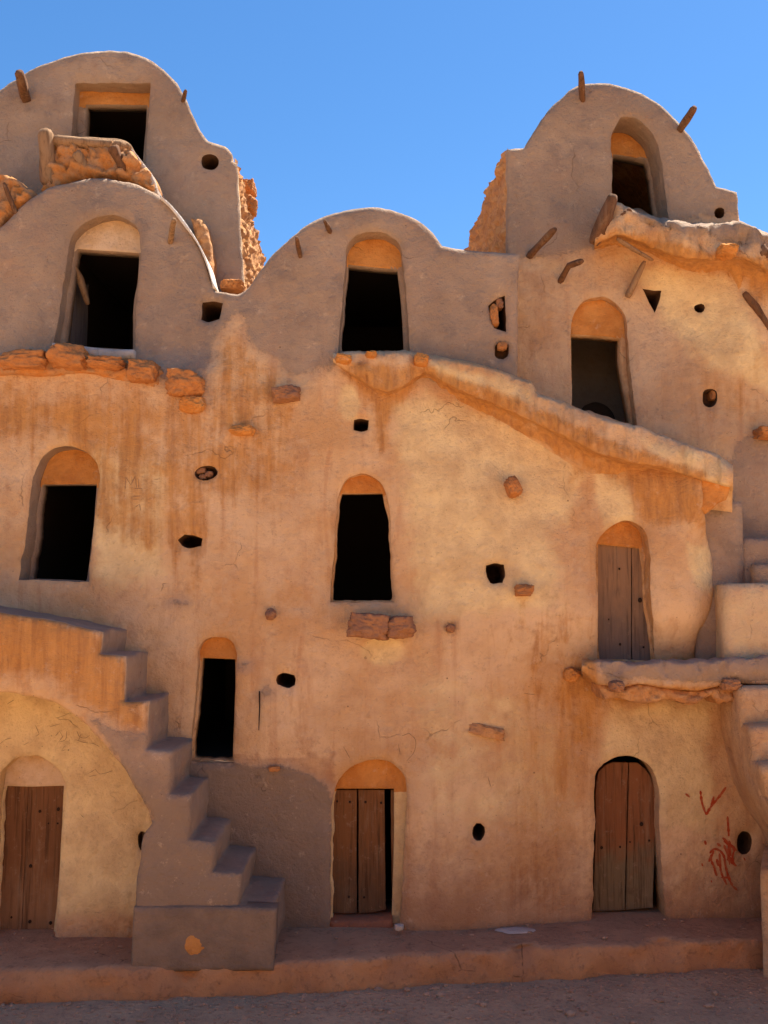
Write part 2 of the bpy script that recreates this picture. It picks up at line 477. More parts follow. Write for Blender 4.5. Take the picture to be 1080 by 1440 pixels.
# ------------------------------------------------------------------ rocks, pegs, rubble
def rock(name, px, py, w, h, Y, dep, parent, mat, seed, rot=0, boxy=.6, label=None):
    rg = random.Random(seed); bm = bmesh.new()
    bmesh.ops.create_icosphere(bm, subdivisions=5, radius=1)
    c = P(px, py, Y); s = mpp(Y); a, b, d = w*s/2, h*s/2, dep/2
    pl = []
    for k in range(9):
        v = Vector((rg.gauss(0, 1), rg.gauss(0, 1), rg.gauss(0, 1))).normalized(); pl.append((v, rg.uniform(.74, .95) * (1 + .38*boxy)))
    for v in bm.verts:
        p = v.co.copy()
        m = max(abs(p.x), abs(p.y), abs(p.z)); p = p.lerp(p/m, boxy)
        for nn, k in pl:
            q = p.dot(nn) - k
            if q > 0: p -= nn * q * .9
        p *= 1 + .13*fbm(p*1.6 + Vector((seed, 0, 0)), 5) + .05*fbm(p*6 + Vector((seed, 0, 0)), 3)
        dv, _c = noise.voronoi(p*1.5 + Vector((seed*1.7, 0, 0))); p *= .955 + .05*min(1, (dv[1]-dv[0])*5)
        x, z = p.x*a, p.z*b; cr, sr = math.cos(rot), math.sin(rot)
        v.co = Vector((c.x + x*cr - z*sr, c.y + p.y*d, c.z + x*sr + z*cr))
    me = bpy.data.meshes.new(name); bm.to_mesh(me); bm.free(); me.materials.append(mat)
    me.polygons.foreach_set('use_smooth', [True]*len(me.polygons))
    o = link(bpy.data.objects.new(name, me), parent)
    if label: o['label'] = label
    return o
def tube(name, pts, rads, parent, mat, seed=0, nseg=12, rough=.30, flat=1.0, name_mesh=None):
    """irregular tapered timber along world points"""
    V = []; F = []; pts = [Vector(p) for p in pts]
    P2 = []; R2 = []
    for i in range(len(pts)-1):
        for k in range(6):
            t = k/6; P2.append(pts[i].lerp(pts[i+1], t)); R2.append(rads[i]*(1-t)+rads[i+1]*t)
    P2.append(pts[-1]); R2.append(rads[-1])
    for i, (p, r) in enumerate(zip(P2, R2)):
        d = (P2[min(i+1, len(P2)-1)] - P2[max(i-1, 0)]).normalized()
        if i == 0: u = d.cross(Vector((0, 0, 1)) if abs(d.z) < .9 else Vector((1, 0, 0))).normalized()
        else: u = (u - d*u.dot(d)).normalized()
        v = d.cross(u)
        for k in range(nseg):
            a = 2*math.pi*k/nseg
            rr = r*(1 + rough*noise.noise(Vector((math.cos(a)*1.5+seed*3, math.sin(a)*1.5, i*.18))) + rough*.7*noise.noise(Vector((math.cos(a)*4+seed, math.sin(a)*4, i*.06))))
            e = .7 if i in (0, len(P2)-1) else 1
            V.append(p + u*math.cos(a)*rr*e + v*math.sin(a)*rr*e*flat)
    n = nseg
    for i in range(len(P2)-1):
        for k in range(n): F.append((i*n+k, i*n+(k+1) % n, (i+1)*n+(k+1) % n, (i+1)*n+k))
    F.append(tuple(range(n))); F.append(tuple((len(P2)-1)*n + k for k in range(n-1, -1, -1)))
    return mesh(name, V, F, mat, parent, weld=True)
def peg(base, tip, w, Y, out, parent, mat=None, seed=0, mid=None, name='timber_peg', label=None, wt=None):
    """a timber whose root is at pixel base in the wall and whose tip stands out towards the yard"""
    a = P(*base, Y); b = P(*tip, Y - out); r = w*mpp(Y)/2
    a2 = a - (b-a).normalized()*.06
    pts = [a2] + ([P(*mid, Y - out*.5)] if mid else [a.lerp(b, .5)]) + [b]
    o = tube(name, pts, [r, r*.98, (wt*mpp(Y)/2 if wt else r*.85)], parent, mat or M['wood'], seed)
    if label: o['label'] = label
    return o
def rubble(name, outline, Yf, parent, back=.4, mat=None, cell=.11, amp=.06, seed=3, step=4.5, zs=1.5, label=None):
    """a face of broken stones: dense sheet pushed out by cell height"""
    o2 = smooth(outline, seg=4); vo, F, rings, loops = fill(o2, [], step, seed)
    d = dist(np.array(vo), loops); V = []
    for (x, y), dd in zip(vo, d):
        Y = Yf(x, y) if callable(Yf) else Yf; p = P(x, y, Y)
        q = Vector((p.x/cell, seed*2.0, p.z/cell*zs)); q += Vector((1, 0, 1))*.35*noise.noise(q*1.3)
        dd2, cc = noise.voronoi(q)
        e = dd2[1] - dd2[0]; hgt = min(1, e*4.2)**.55
        hv = noise.cell_vector(cc[0]*3.1)
        p.y -= amp*(hgt*(.45+.75*abs(hv.x)) + .35*(p.x/cell - cc[0].x)*(hv.y-.5)) + amp*.35*fbm(p*16, 3)
        ed = max(0, 1-dd/6); p.y += amp*.7*ed*ed
        V.append(p)
    Fo = [f if (V[f[1]]-V[f[0]]).cross(V[f[2]]-V[f[0]]).y < 0 else tuple(reversed(f)) for f in F]
    ori = area(o2) > 0; prev = rings[0]; n = len(prev)
    for k in range(1, 5):
        cur = []
        for vi in rings[0]:
            p = V[vi].copy(); p.y += back*k/4; p += Vector((1, 0, 0))*.02*noise.noise(p*9) + Vector((0, 0, 1))*.02*noise.noise(p*9+Vector((4, 4, 4)))
            cur.append(len(V)); V.append(p)
        for i in range(n):
            q = (prev[i], prev[(i+1) % n], cur[(i+1) % n], cur[i]); Fo.append(q if ori else tuple(reversed(q)))
        prev = cur
    o = mesh(name, V, Fo, mat or M['stone'], parent)
    if label: o['label'] = label
    return o
def side_masonry(name, top0, z1, Yb, skew, parent, sign, seed=0, topf=None):
    """rubble side wall going back from a tower's corner; top0 = world corner, sign = facing direction in x"""
    V = []; F = []; L = Yb; nu = int(L/.028); zt = top0.z; H = zt - z1; nv = int(H/.03); cell = .17
    for i in range(nu+1):
        for j in range(nv+1):
            y = L*i/nu; z = zt - H*j/nv
            p = Vector((top0.x + skew*y, top0.y + y, z))
            q = Vector((p.y/cell*.8 + .2*seed, seed*1.0, p.z/cell*1.9)); q += Vector((1, 0, 1))*.5*noise.noise(q*.9)
            dd, cc = noise.voronoi(q); e = min(1, (dd[1]-dd[0])*2.4)**.6; hv = noise.cell_vector(cc[0]*2.7)
            amp = .075*(e*(.3+.9*abs(hv.x)))
            ed = 1.0 if i > 1 else i/2
            p.x += sign*(amp*ed + .02*fbm(p*9, 2)*ed)
            if j == 0: p.z += .05*noise.noise(Vector((y*5, 1, seed)))
            V.append(p)
    m = nv+1
    for i in range(nu):
        for j in range(nv):
            q = (i*m+j, (i+1)*m+j, (i+1)*m+j+1, i*m+j+1); F.append(q if sign < 0 else tuple(reversed(q)))
    return mesh(name, V, F, M['stone'], parent)
def vault_roof(name, line, Y, back, skew, parent, drop=.03, mat=None, z0=None):
    """closed body behind a gable: traced top line carried back, side skirts down to z0"""
    l = smooth(line, seg=9, closed=False); ws = [P(x, y, Y) for x, y in l]
    ws = [Vector((p.x, Y + .05, p.z - drop)) for p in ws]
    ws[0].x += drop; ws[-1].x -= drop
    ws = [Vector((ws[0].x, Y+.05, z0))] + ws + [Vector((ws[-1].x, Y+.05, z0))]
    V = []; F = []; K = max(2, int(back/.3)); n = len(ws)
    for k in range(K+1):
        b = (back-.05)*k/K
        for p in ws: V.append(Vector((p.x + skew*b, p.y + b, p.z + .02*noise.noise(Vector((p.x*2, p.y+b, p.z*2))))))
    for k in range(K):
        for i in range(n-1): F.append((k*n+i, k*n+i+1, (k+1)*n+i+1, (k+1)*n+i))
    F.append(tuple(K*n+i for i in range(n)))
    return mesh(name, V, F, mat or M['grey'], parent, weld=True)

# ------------------------------------------------------------------ doors
def clip(poly, a, b):
    """keep the part of poly to the left of line a->b (pixels)"""
    out = []; f = lambda p: (b[0]-a[0])*(p[1]-a[1]) - (b[1]-a[1])*(p[0]-a[0])
    for i in range(len(poly)):
        p, q = poly[i-1], poly[i]; fp, fq = f(p), f(q)
        if (fp < 0) != (fq < 0):
            t = fp/(fp-fq); out.append((p[0]+(q[0]-p[0])*t, p[1]+(q[1]-p[1])*t))
        if fq >= 0: out.append(q)
    return out
def door(poly, seams, Y, parent, mat, nails=(), knots=(), thick=.045, label=None, jag=0):
    """planks: seams = [(x_top, x_bottom, gap_px)], y range of poly"""
    ys = [p[1] for p in poly]; y0, y1 = min(ys)-2, max(ys)+2
    V = []; F = []; MI = []; xs = [(-999, -999, 0)] + list(seams) + [(3000, 3000, 0)]
    rg = random.Random(int(poly[0][0])); bm = bmesh.new()
    for k in range(len(xs)-1):
        l, r = xs[k], xs[k+1]
        pg = poly
        # keep right of left seam
        if k: pg = clip(pg, (l[1]+l[2]/2, y1), (l[0]+l[2]/2, y0))
        if k < len(xs)-2: pg = clip(pg, (r[0]-r[2]/2, y0), (r[1]-r[2]/2, y1))
        if len(pg) < 3: continue
        pg2 = smooth(pg, seg=9, corner=20)
        off = rg.uniform(-.008, .008)
        f = [bm.verts.new(P(x + (jag*rg.uniform(-1, 1) if jag else 0), y, Y + off)) for x, y in pg2]
        b = [bm.verts.new(v.co + Vector((0, thick, 0))) for v in f]
        n = len(f)
        fc = bm.faces.new(f); fb = bm.faces.new(list(reversed(b)))
        for i in range(n): bm.faces.new((f[i], b[i], b[(i+1) % n], f[(i+1) % n]))
    bmesh.ops.triangulate(bm, faces=[f for f in bm.faces if len(f.verts) > 4])
    bmesh.ops.recalc_face_normals(bm, faces=bm.faces)
    me = bpy.data.meshes.new('door'); bm.to_mesh(me); bm.free(); me.materials.append(mat)
    o = link(bpy.data.objects.new('door', me), parent)
    if label: o['label'] = label
    for (x, y, r) in list(nails) + list(knots):
        bm = bmesh.new(); g = bmesh.ops.create_icosphere(bm, subdivisions=2, radius=1); c = P(x, y, Y-.006); rr = r*mpp(Y)*.72
        for v in g['verts']: v.co = Vector((c.x + v.co.x*rr, c.y + v.co.y*min(rr, .012), c.z + v.co.z*rr*1.15))
        me = bpy.data.meshes.new('nail'); bm.to_mesh(me); bm.free(); me.materials.append(M['iron'])
        link(bpy.data.objects.new('nail', me), o)
    return o

# ------------------------------------------------------------------ GROUND, PLATFORM
GZ, PZ = 0.0, .24
def ground():
    V = []; F = []
    xs = list(np.linspace(-80, -6, 12)) + list(np.arange(-5.5, 5.6, .07)) + list(np.linspace(6, 80, 12))
    ys = list(np.linspace(-90, -8, 14)) + list(np.linspace(-7, -2.2, 14)) + list(np.arange(-2.0, .9, .06)) + list(np.linspace(2, 120, 14))
    for y in ys:
        for x in xs:
            z = 0
            if abs(x) < 7 and -7 < y < 1:
                z = .022*fbm(Vector((x*1.2, y*1.2, 0)), 4) + .010*fbm(Vector((x*7, y*7, 2)), 3)
            V.append((x, y, z))
    n = len(xs)
    for j in range(len(ys)-1):
        for i in range(n-1): F.append((j*n+i, j*n+i+1, (j+1)*n+i+1, (j+1)*n+i))
    m = N('dirt_ground'); a = m.noise(1.5, 6, .65); b = m.noise(18, 6, .7); c = m.vor(16)
    y = m.xyz()[1]
    col = m.mix(m.ramp(a, .35, .65), (.62, .38, .21), (.48, .29, .16))
    col = m.mix(m.ramp(b, .48, .7, 0, .5), col, (.22, .13, .085))
    col = m.mix(m.ramp(c, .15, .5, 0, .25), col, (.40, .26, .17))
    # swept pale sand further out in the yard
    col = m.mix(m.ramp(m.math('ADD', y, m.math('MULTIPLY', a, 1.5)), -3.2, -1.8, 1, 0), col, (.56, .36, .20))
    h = m.math('ADD', b, m.math('MULTIPLY', m.ramp(c, 0, .5), -.5))
    o = mesh('ground', V, F, m.done(col, m.bump(h, .03, .9))); o['kind'] = 'structure'
ground()
def kerbY(x):
    pts = [(-12, -1.1), (-3.3, -1.02), (-2.2, -.93), (-.9, -.83), (1.2, -.50), (3.5, -.22), (14, -.2)]
    for (a, b), (c, d) in zip(pts, pts[1:]):
        if x <= c: return b + (d-b)*(x-a)/(c-a)
    return -.2
def platform():
    V = []; F = []; xs = list(np.linspace(-9, -4.6, 8)) + list(np.arange(-4.5, 4.6, .045)) + list(np.linspace(4.7, 9, 8))
    prof = [(0, -.12), (-.005, .03), (.0, .10), (.005, .17), (.012, .212), (.035, .234), (.075, .24)] + [(t, .24) for t in np.linspace(.13, 1.6, 26)]
    for x in xs:
        ky = kerbY(x) + .018*fbm(Vector((x*1.4, 0, 0)), 3)
        for k, (dy, z) in enumerate(prof):
            p = Vector((x, ky + dy, z))
            er = .034*fbm(Vector((x*3.5, z*5, 4)), 4) + .020*fbm(Vector((x*13, z*16, 1)), 3)
            if 0 < k < 7:
                p.y += er*1.4
                chip = max(0, fbm(Vector((x*2.3, 9, 0)), 3) - .12)
                if k >= 3: p.y += chip*.14; p.z -= chip*.07
            else: p.z += .008*fbm(Vector((x*2, p.y*3, 7)), 3) if k else 0
            V.append(p)
    n = len(prof)
    for i in range(len(xs)-1):
        for k in range(n-1): F.append((i*n+k, (i+1)*n+k, (i+1)*n+k+1, i*n+k+1))
    m = N('platform_earth'); a = m.noise(2.2, 6, .65); b = m.noise(15, 6, .7); z = m.xyz()[2]
    top = m.mix(m.ramp(a, .35, .65), (.52, .29, .16), (.42, .22, .12))
    face = m.mix(m.ramp(a, .35, .65), (.56, .27, .12), (.45, .21, .10))
    t = m.ramp(m.math('ADD', z, m.math('MULTIPLY', m.math('SUBTRACT', b, .5), .05)), .215, .238)
    col = m.mix(t, face, top)
    col = m.mix(m.ramp(b, .5, .75, 0, .6), col, (.15, .075, .045))
    cr = m.vor(1.4, 'DISTANCE_TO_EDGE', vec=m.scale((1, 1, 2)))
    col = m.mix(m.math('MULTIPLY', m.ramp(cr, .002, .012, .7, 0), m.ramp(a, .55, .65)), col, (.07, .035, .02))
    o = mesh('pavement', V, F, m.done(col, m.bump(m.math('ADD', a, b), .03, .9))); o['kind'] = 'structure'
platform()

# ------------------------------------------------------------------ CENTRAL GRANARY
def Ymain(px, py):
    y = .34 * sm(600, 900, px) * sm(850, 985, py)
    y += .10 * (1-sm(290, 330, px)) * (1-sm(490, 525, py))
    y += -.05*math.exp(-((px-940)/60)**2 - ((py-820)/90)**2)
    y += -.06*math.exp(-((px-925)/45)**2 - ((py-680)/28)**2) - .17*sm(935, 985, px)*(1-sm(690, 775, py))*sm(560, 660, py)
    y += .035*math.sin(px*.0072+py*.004) + .02*math.sin(px*.017-py*.009)
    if px > 965 and 700 < py < 930: y += .18*sm(965, 1004, px)*sm(700, 790, py)
    return y
main_out = [(-320, 420), (-60, 352), (0, 318), (28, 290), (60, 267), (108, 252), (150, 249), (200, 261), (235, 284), (262, 318), (284, 358), (296, 396), (302, 408), (318, 411), (334, 413), (347, 405), (375, 366), (402, 338), (432, 315), (466, 299), (500, 292), (532, 291), (570, 300), (600, 317), (622, 345), (660, 350), (714, 356), (730, 358),
            (729, 440), (728, 530), (800, 578), (900, 608), (985, 640), (990, 700), (994, 750), (1001, 780), (1004, 812), (1003, 840), (996, 872), (984, 888), (978, 930), (1030, 940), (1085, 960), (1090, 1335), (-320, 1335), (-340, 900)]
A = dict(
 w2=[(74, 484), (81, 438), (90, 378), (97, 340), (104, 325), (118, 311), (141, 302), (162, 301), (183, 311), (194, 327), (197, 350), (193, 392), (188, 491)],
 w3=[(475, 494), (482, 412), (486, 374), (489, 342), (501, 329), (520, 324), (543, 328), (562, 342), (567, 374), (573, 440), (577, 494)],
 w6=[(24, 815), (33, 766), (41, 707), (46, 670), (55, 648), (70, 633), (89, 627), (111, 631), (130, 644), (138, 662), (137, 685), (130, 755), (123, 819)],
 w7=[(464, 846), (469, 776), (474, 721), (477, 690), (487, 673), (506, 666), (524, 669), (538, 681), (545, 702), (548, 721), (550, 776), (553, 848)],
 w8=[(263, 1070), (269, 1027), (275, 962), (277, 925), (281, 908), (293, 897), (310, 895), (325, 902), (331, 916), (331, 949), (328, 1074)],
 d2=[(464, 1312), (465, 1222), (468, 1122), (473, 1102), (489, 1082), (513, 1071), (533, 1069), (553, 1075), (567, 1089), (572, 1108), (571, 1142), (567, 1222), (563, 1312)],
 d3=[(833, 1300), (837, 1160), (839, 1092), (847, 1077), (860, 1068), (877, 1064), (897, 1067), (913, 1078), (923, 1094), (927, 1112), (928, 1160), (933, 1227), (937, 1300)],
 d4=[(841, 929), (841, 849), (841, 764), (848, 750), (863, 738), (878, 732), (891, 734), (904, 742), (911, 754), (914, 772), (916, 817), (920, 880), (922, 931)],
)
def ell(cx, cy, w, h, n=10, rot=0, sq=.0):
    o = []
    for i in range(n):
        a = 2*math.pi*i/n; c, s = math.cos(a), math.sin(a); k = 1 + sq*abs(math.sin(2*a))
        x, y = c*w/2*k, s*h/2*k; o.append((cx + x*math.cos(rot) - y*math.sin(rot), cy + x*math.sin(rot) + y*math.cos(rot)))
    return o
vents = [
 [(284, 425), (300, 423), (313, 425), (308, 448), (293, 451), (282, 448)],
 ell(289, 665, 31, 22, rot=-.15), [(250, 760), (258, 751), (270, 753), (283, 758), (282, 768), (268, 771), (256, 768)],
 ell(402, 957, 27, 21, sq=.1), [(498, 590), (507, 588), (518, 590), (517, 604), (508, 607), (498, 604)],
 [(685, 796), (696, 792), (710, 794), (711, 812), (707, 820), (690, 820), (685, 812)],
 ell(673, 1171, 19, 25), [(688, 428), (700, 420), (711, 415), (712, 440), (711, 466), (695, 461), (690, 445)],
 ell(706, 492, 20, 23, sq=.08), ell(1048, 1186, 21, 33), ell(633, 883, 12, 11),
]
lipT = [(468, 498), (500, 496), (560, 495), (600, 499), (640, 506), (700, 521), (748, 538), (756, 555), (800, 570), (850, 588), (900, 603), (960, 623), (1008, 642), (1030, 655)]
Z0 = [
 (0, 26, 1, [(-400, 100), (-400, 505), (0, 505), (60, 500), (120, 500), (200, 520), (240, 535), (285, 548), (291, 510), (304, 468), (322, 452), (331, 436), (345, 440), (348, 468), (356, 480), (380, 500), (406, 522), (440, 521), (466, 514), (472, 500), (730, 560), (735, 100)]),
 (0, 22, 1, [(190, 1072), (330, 1074), (378, 1080), (405, 1080), (440, 1094), (466, 1114), (466, 1345), (190, 1345)]),
 (0, 14, .8, ell(250, 847, 42, 12)), (0, 14, .8, ell(342, 937, 24, 14)), (0, 14, .75, ell(375, 972, 22, 24)), (0, 12, .75, ell(590, 1222, 12, 12)),
 (2, 50, .85, [(-300, 500), (285, 545), (290, 600), (200, 640), (0, 640), (-300, 640)]),
 (2, 30, .8, [(60, 560), (300, 560), (300, 800), (240, 800), (100, 740)]),
 (2, 30, .75, [(300, 440), (360, 470), (420, 560), (420, 700), (330, 720), (250, 700)]),
 (2, 16, 1, [(470, 510), (600, 510), (590, 560), (555, 575), (545, 640), (528, 640), (520, 575), (490, 545)]),
 (2, 22, .95, [(600, 520), (760, 570), (900, 625), (1000, 640), (1000, 780), (985, 740), (900, 750), (880, 690), (840, 660), (800, 690), (790, 630), (680, 590)]),
 (2, 14, .85, ell(344, 650, 22, 80)), (2, 14, .9, ell(405, 590, 30, 60)), (2, 12, .8, ell(270, 800, 34, 130)), (2, 12, .8, ell(737, 850, 20, 34)), (2, 14, .8, ell(721, 700, 24, 50)),
 (2, 28, .95, [(795, 925), (1010, 925), (1010, 985), (860, 1000), (840, 1060), (800, 1060), (770, 980)]),
 (2, 40, .62, [(700, 840), (840, 840), (840, 1060), (780, 1290), (700, 1290)]),
 (1, 30, .95, [(545, 560), (600, 545), (700, 580), (800, 620), (835, 660), (800, 740), (680, 720), (560, 660)]),
 (1, 14, 1, [(835, 655), (885, 650), (895, 740), (850, 745), (832, 700)]), (1, 12, 1, ell(492, 565, 34, 60)),
 (1, 12, 1, ell(538, 915, 66, 46)), (1, 26, .9, [(850, 985), (1000, 985), (1010, 1180), (860, 1150), (840, 1060)]),
 (1, 34, .95, [(555, 600), (770, 650), (800, 860), (580, 880)]), (1, 30, .8, [(60, 600), (250, 640), (240, 820), (140, 840)]), (1, 12, 1, [(960, 760), (1003, 770), (1003, 840), (975, 830)]),
 (1, 40, .55, [(560, 880), (820, 1000), (820, 1200), (580, 1180)]),
]
def gzone(pts):
    y = pts[:, 1]; x = pts[:, 0]; return np.maximum(np.clip((y - 1060) / 240, 0, .98), np.where((x < 470) & (y > 1060), .7, 0))
B = thing('granary', 'broad ochre granary front in the middle with plank doors, dark windows and sloping ledge', 'granary', (0, 0, 0))
holes = list(A.values()) + vents + [[(-90, 1030), (125, 1030), (125, 1326), (-90, 1326)]]
wall, rings = sheet('wall', main_out, holes, Ymain, B, back=.8, zones=Z0, gz=gzone, step=9)
keys = list(A.keys())
rg = dict(zip(keys, rings)); vr = rings[len(keys):-1]
GZN = (1, 0, 0, 0); SZ = (0, 0, .6, 0)
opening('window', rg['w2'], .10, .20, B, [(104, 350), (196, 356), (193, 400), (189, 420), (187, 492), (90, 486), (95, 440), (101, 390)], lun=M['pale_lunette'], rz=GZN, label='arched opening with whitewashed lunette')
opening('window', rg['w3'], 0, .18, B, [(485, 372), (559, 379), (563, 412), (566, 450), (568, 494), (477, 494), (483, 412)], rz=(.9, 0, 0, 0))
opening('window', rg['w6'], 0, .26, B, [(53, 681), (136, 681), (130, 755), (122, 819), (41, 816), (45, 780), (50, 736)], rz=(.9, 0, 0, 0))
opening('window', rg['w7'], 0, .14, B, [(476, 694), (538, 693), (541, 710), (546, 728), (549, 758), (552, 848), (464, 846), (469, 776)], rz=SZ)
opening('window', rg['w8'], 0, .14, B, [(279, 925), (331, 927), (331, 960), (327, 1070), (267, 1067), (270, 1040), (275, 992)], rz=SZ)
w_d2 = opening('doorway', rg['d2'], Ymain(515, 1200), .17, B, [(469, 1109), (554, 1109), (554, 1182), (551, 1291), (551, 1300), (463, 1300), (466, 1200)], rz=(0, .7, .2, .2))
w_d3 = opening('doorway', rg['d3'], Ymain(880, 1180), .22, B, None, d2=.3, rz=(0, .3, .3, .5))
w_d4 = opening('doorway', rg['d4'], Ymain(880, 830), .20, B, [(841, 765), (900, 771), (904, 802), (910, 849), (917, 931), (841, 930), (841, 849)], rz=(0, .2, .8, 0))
for i, r_ in enumerate(vr): vent(r_, B, .12 if i in (1, 8) else (.08 if i == 10 else .5))

M['door2'] = make_wood('door_wood_centre', (.19, .080, .030), (.12, .065, .035), .4, 1.0)
M['door3'] = make_wood('door_wood_right', (.235, .092, .038), (.18, .125, .07), .55, .95, dark=(.06, .03, .015))
M['door4'] = make_wood('door_wood_grey', (.29, .165, .09), (.17, .115, .085), 2.7, 3.4, dark=(.08, .05, .035))
M['door1'] = make_wood('door_wood_left', (.18, .08, .035), (.25, .13, .065), .35, .9, dark=(.055, .025, .012))
M['door5'] = make_wood('door_wood_open', (.16, .13, .12), (.19, .15, .13), dark=(.07, .055, .05))
yd = Ymain(515, 1200) + .22
door([(468, 1111), (556, 1111), (556, 1182), (553, 1270), (552, 1276), (530, 1282), (500, 1284), (464, 1284), (465, 1200)], [(503, 503, 2.6), (545, 547, 9)], yd, B, M['door2'], jag=.35,
     nails=[(474, 1127, 2), (492, 1128, 2.2), (514, 1128, 2.2), (536, 1129, 2.2), (466, 1260, 2), (491, 1261, 2), (512, 1262, 2)], label='brown plank door split along its right edge')
door([(834, 1281), (838, 1160), (839, 1100), (842, 1085), (852, 1076), (862, 1072), (897, 1073), (908, 1082), (917, 1098), (920, 1110), (921, 1160), (918, 1260), (918, 1276), (870, 1280)], [(884, 879, 1.6)], Ymain(880, 1180)+.20, B, M['door3'], jag=.3,
     nails=[(902, 1159, 3.5), (846, 1192, 2.6), (872, 1191, 2), (913, 1182, 2), (886, 1184, 1.6)], label='round topped plank door, rusty red above and grey below')
door([(841, 762), (902, 768), (905, 802), (911, 849), (918, 930), (842, 930), (841, 849)], [(888, 888, 1.4)], Ymain(880, 830)+.24, B, M['door4'], jag=.25,
     nails=[(871, 800, 2), (900, 844, 4.2), (872, 906, 2.4), (905, 910, 2), (856, 871, 1.6)], label='weathered grey plank door with dark keyhole')
# open leaf in the upper left window
w2o = [o for o in B.children if o.name == 'window'][0]
Vd = []
p0 = P(95, 372, .42); p1 = P(125, 392, .95)
zb = pz(486, .45); leaf = [(0, p0.z), (.45, p0.z-.03), (.8, p0.z-.16), (1, p1.z-.05)]
bm = bmesh.new(); fr = []; bk = []
for t, z in leaf + [(1, zb), (0, zb)]:
    q = p0.lerp(p1, t); fr.append(bm.verts.new((q.x, q.y, z))); bk.append(bm.verts.new((q.x-.035, q.y+.02, z)))
bm.faces.new(fr); bm.faces.new(list(reversed(bk)))
for i in range(len(fr)): bm.faces.new((fr[i], bk[i], bk[(i+1) % len(fr)], fr[(i+1) % len(fr)]))
bmesh.ops.recalc_face_normals(bm, faces=bm.faces)
me = bpy.data.meshes.new('door'); bm.to_mesh(me); bm.free(); me.materials.append(M['door5'])
tagm(link(bpy.data.objects.new('door', me), w2o), 'grey plank leaf standing open inside')
tube('lintel_beam', [P(99, 366, .33), P(112, 392, .5), P(124, 428, .62)], [.035, .04, .03], w2o, M['pale_wood'], 4)
# whitened sill under that window
def slab(name, pts, Y0, Y1, mat, parent, jit=.006, label=None, seg=6):
    l = smooth(pts, seg=seg); vo, F, rr_, _ = fill(l, [], 9)
    V = [P(x, y, Y0) for x, y in vo]
    for v in V: v.y += .012*fbm(v*5, 3)
    d = dist(np.array(vo), [l])
    for v, dd in zip(V, d): v.y += .02*max(0, 1-dd/4)**2
    F = [f if (V[f[1]]-V[f[0]]).cross(V[f[2]]-V[f[0]]).y < 0 else tuple(reversed(f)) for f in F]
    ring = rr_[0]; n = len(ring); ori = area(l) > 0; prev = ring
    for k in (1, 2, 3):
        cur = []
        for vi in ring: p = V[vi].copy(); p.y += (Y1-Y0)*k/3; cur.append(len(V)); V.append(p)
        for i in range(n):
            q = (prev[i], prev[(i+1) % n], cur[(i+1) % n], cur[i]); F.append(q if ori else tuple(reversed(q)))
        prev = cur
    F.append(tuple(prev) if ori else tuple(reversed(prev)))
    o = mesh(name, V, F, mat, parent, zones=np.zeros((len(V), 4)))
    if label: o['label'] = label
    return o
slab('sill', [(72, 481), (100, 484), (140, 489), (188, 491), (189, 503), (150, 505), (110, 500), (72, 494)], -.02, .3, M['pale'], B)
# threshold under the centre door
slab('threshold', [(463, 1296), (508, 1295), (552, 1293), (553, 1322), (463, 1322)], Ymain(515, 1200)+.05, .6, make_plaster('threshold_red', ((.36, .13, .065), (.28, .12, .07)), False), B)

# ledge of stones below the left gable
L = [(35, 509, 72, 27), (98, 503, 56, 36), (152, 513, 52, 17), (203, 524, 43, 31), (261, 541, 52, 38)]
for i, (x, y, w, h) in enumerate(L): rock('projecting_stone', x, y, w, h, -.06, .34, B, M['rock'], 11+i, rot=-.06*(i > 0), boxy=.7)
def ledgeY(x, y): return -.10 + .012*abs(y-508)*.5
rubble('mortar_ledge', [(-60, 500), (0, 502), (60, 497), (125, 500), (190, 512), (228, 520), (234, 530), (222, 546), (180, 538), (120, 524), (60, 528), (0, 525), (-60, 528)], -.03, B, back=.3, mat=M['rubble'], cell=.16, amp=.07, seed=5)
rock('projecting_stone', 271, 570, 38, 24, -.04, .26, B, M['lunette'], 21, boxy=.4)
rock('projecting_stone', 403, 555, 40, 22, -.05, .30, B, M['brown_rock'], 22, rot=.1, boxy=.7)
rock('projecting_stone', 341, 606, 36, 15, -.04, .24, B, M['lunette'], 23, boxy=.5)
rock('projecting_stone', 519, 880, 56, 34, -.10, .36, B, M['brown_rock'], 36, rot=-.10, boxy=.8)
rock('projecting_stone', 560, 882, 46, 30, -.08, .32, B, M['brown_rock'], 37, rot=.05, boxy=.8)
rock('projecting_stone', 721, 685, 20, 30, -.05, .22, B, M['rock'], 25, rot=.4, boxy=.7)
rock('projecting_stone', 737, 830, 25, 17, -.05, .24, B, M['rock'], 26, boxy=.9)
rock('projecting_stone', 684, 1028, 50, 15, Ymain(684, 1028)+.0, .08, B, M['stone'], 27, rot=-.22, boxy=.9)
rock('projecting_stone', 804, 949, 24, 20, Ymain(804, 949)-.03, .16, B, M['lunette'], 28, boxy=.3)
rock('projecting_stone', 381, 864, 16, 16, -.03, .16, B, M['brown_rock'], 29, boxy=.3)
rock('projecting_stone', 633, 883, 13, 12, .0, .12, B, M['brown_rock'], 30, boxy=.3)
rock('projecting_stone', 386, 1081, 16, 7, -.02, .08, B, M['rock'], 31)
for k, (x, y, w) in enumerate([(283, 662, 15), (294, 668, 13), (286, 672, 11)]): rock('projecting_stone', x, y, w, w*.8, .06, .12, B, M['brown_rock'], 40+k)
rock('projecting_stone', 694, 445, 12, 34, .12, .2, B, M['rock'], 44, rot=.1); rock('projecting_stone', 701, 429, 12, 16, .16, .2, B, M['brown_rock'], 45)
rock('projecting_stone', 706, 488, 14, 12, .08, .12, B, M['rock'], 46)
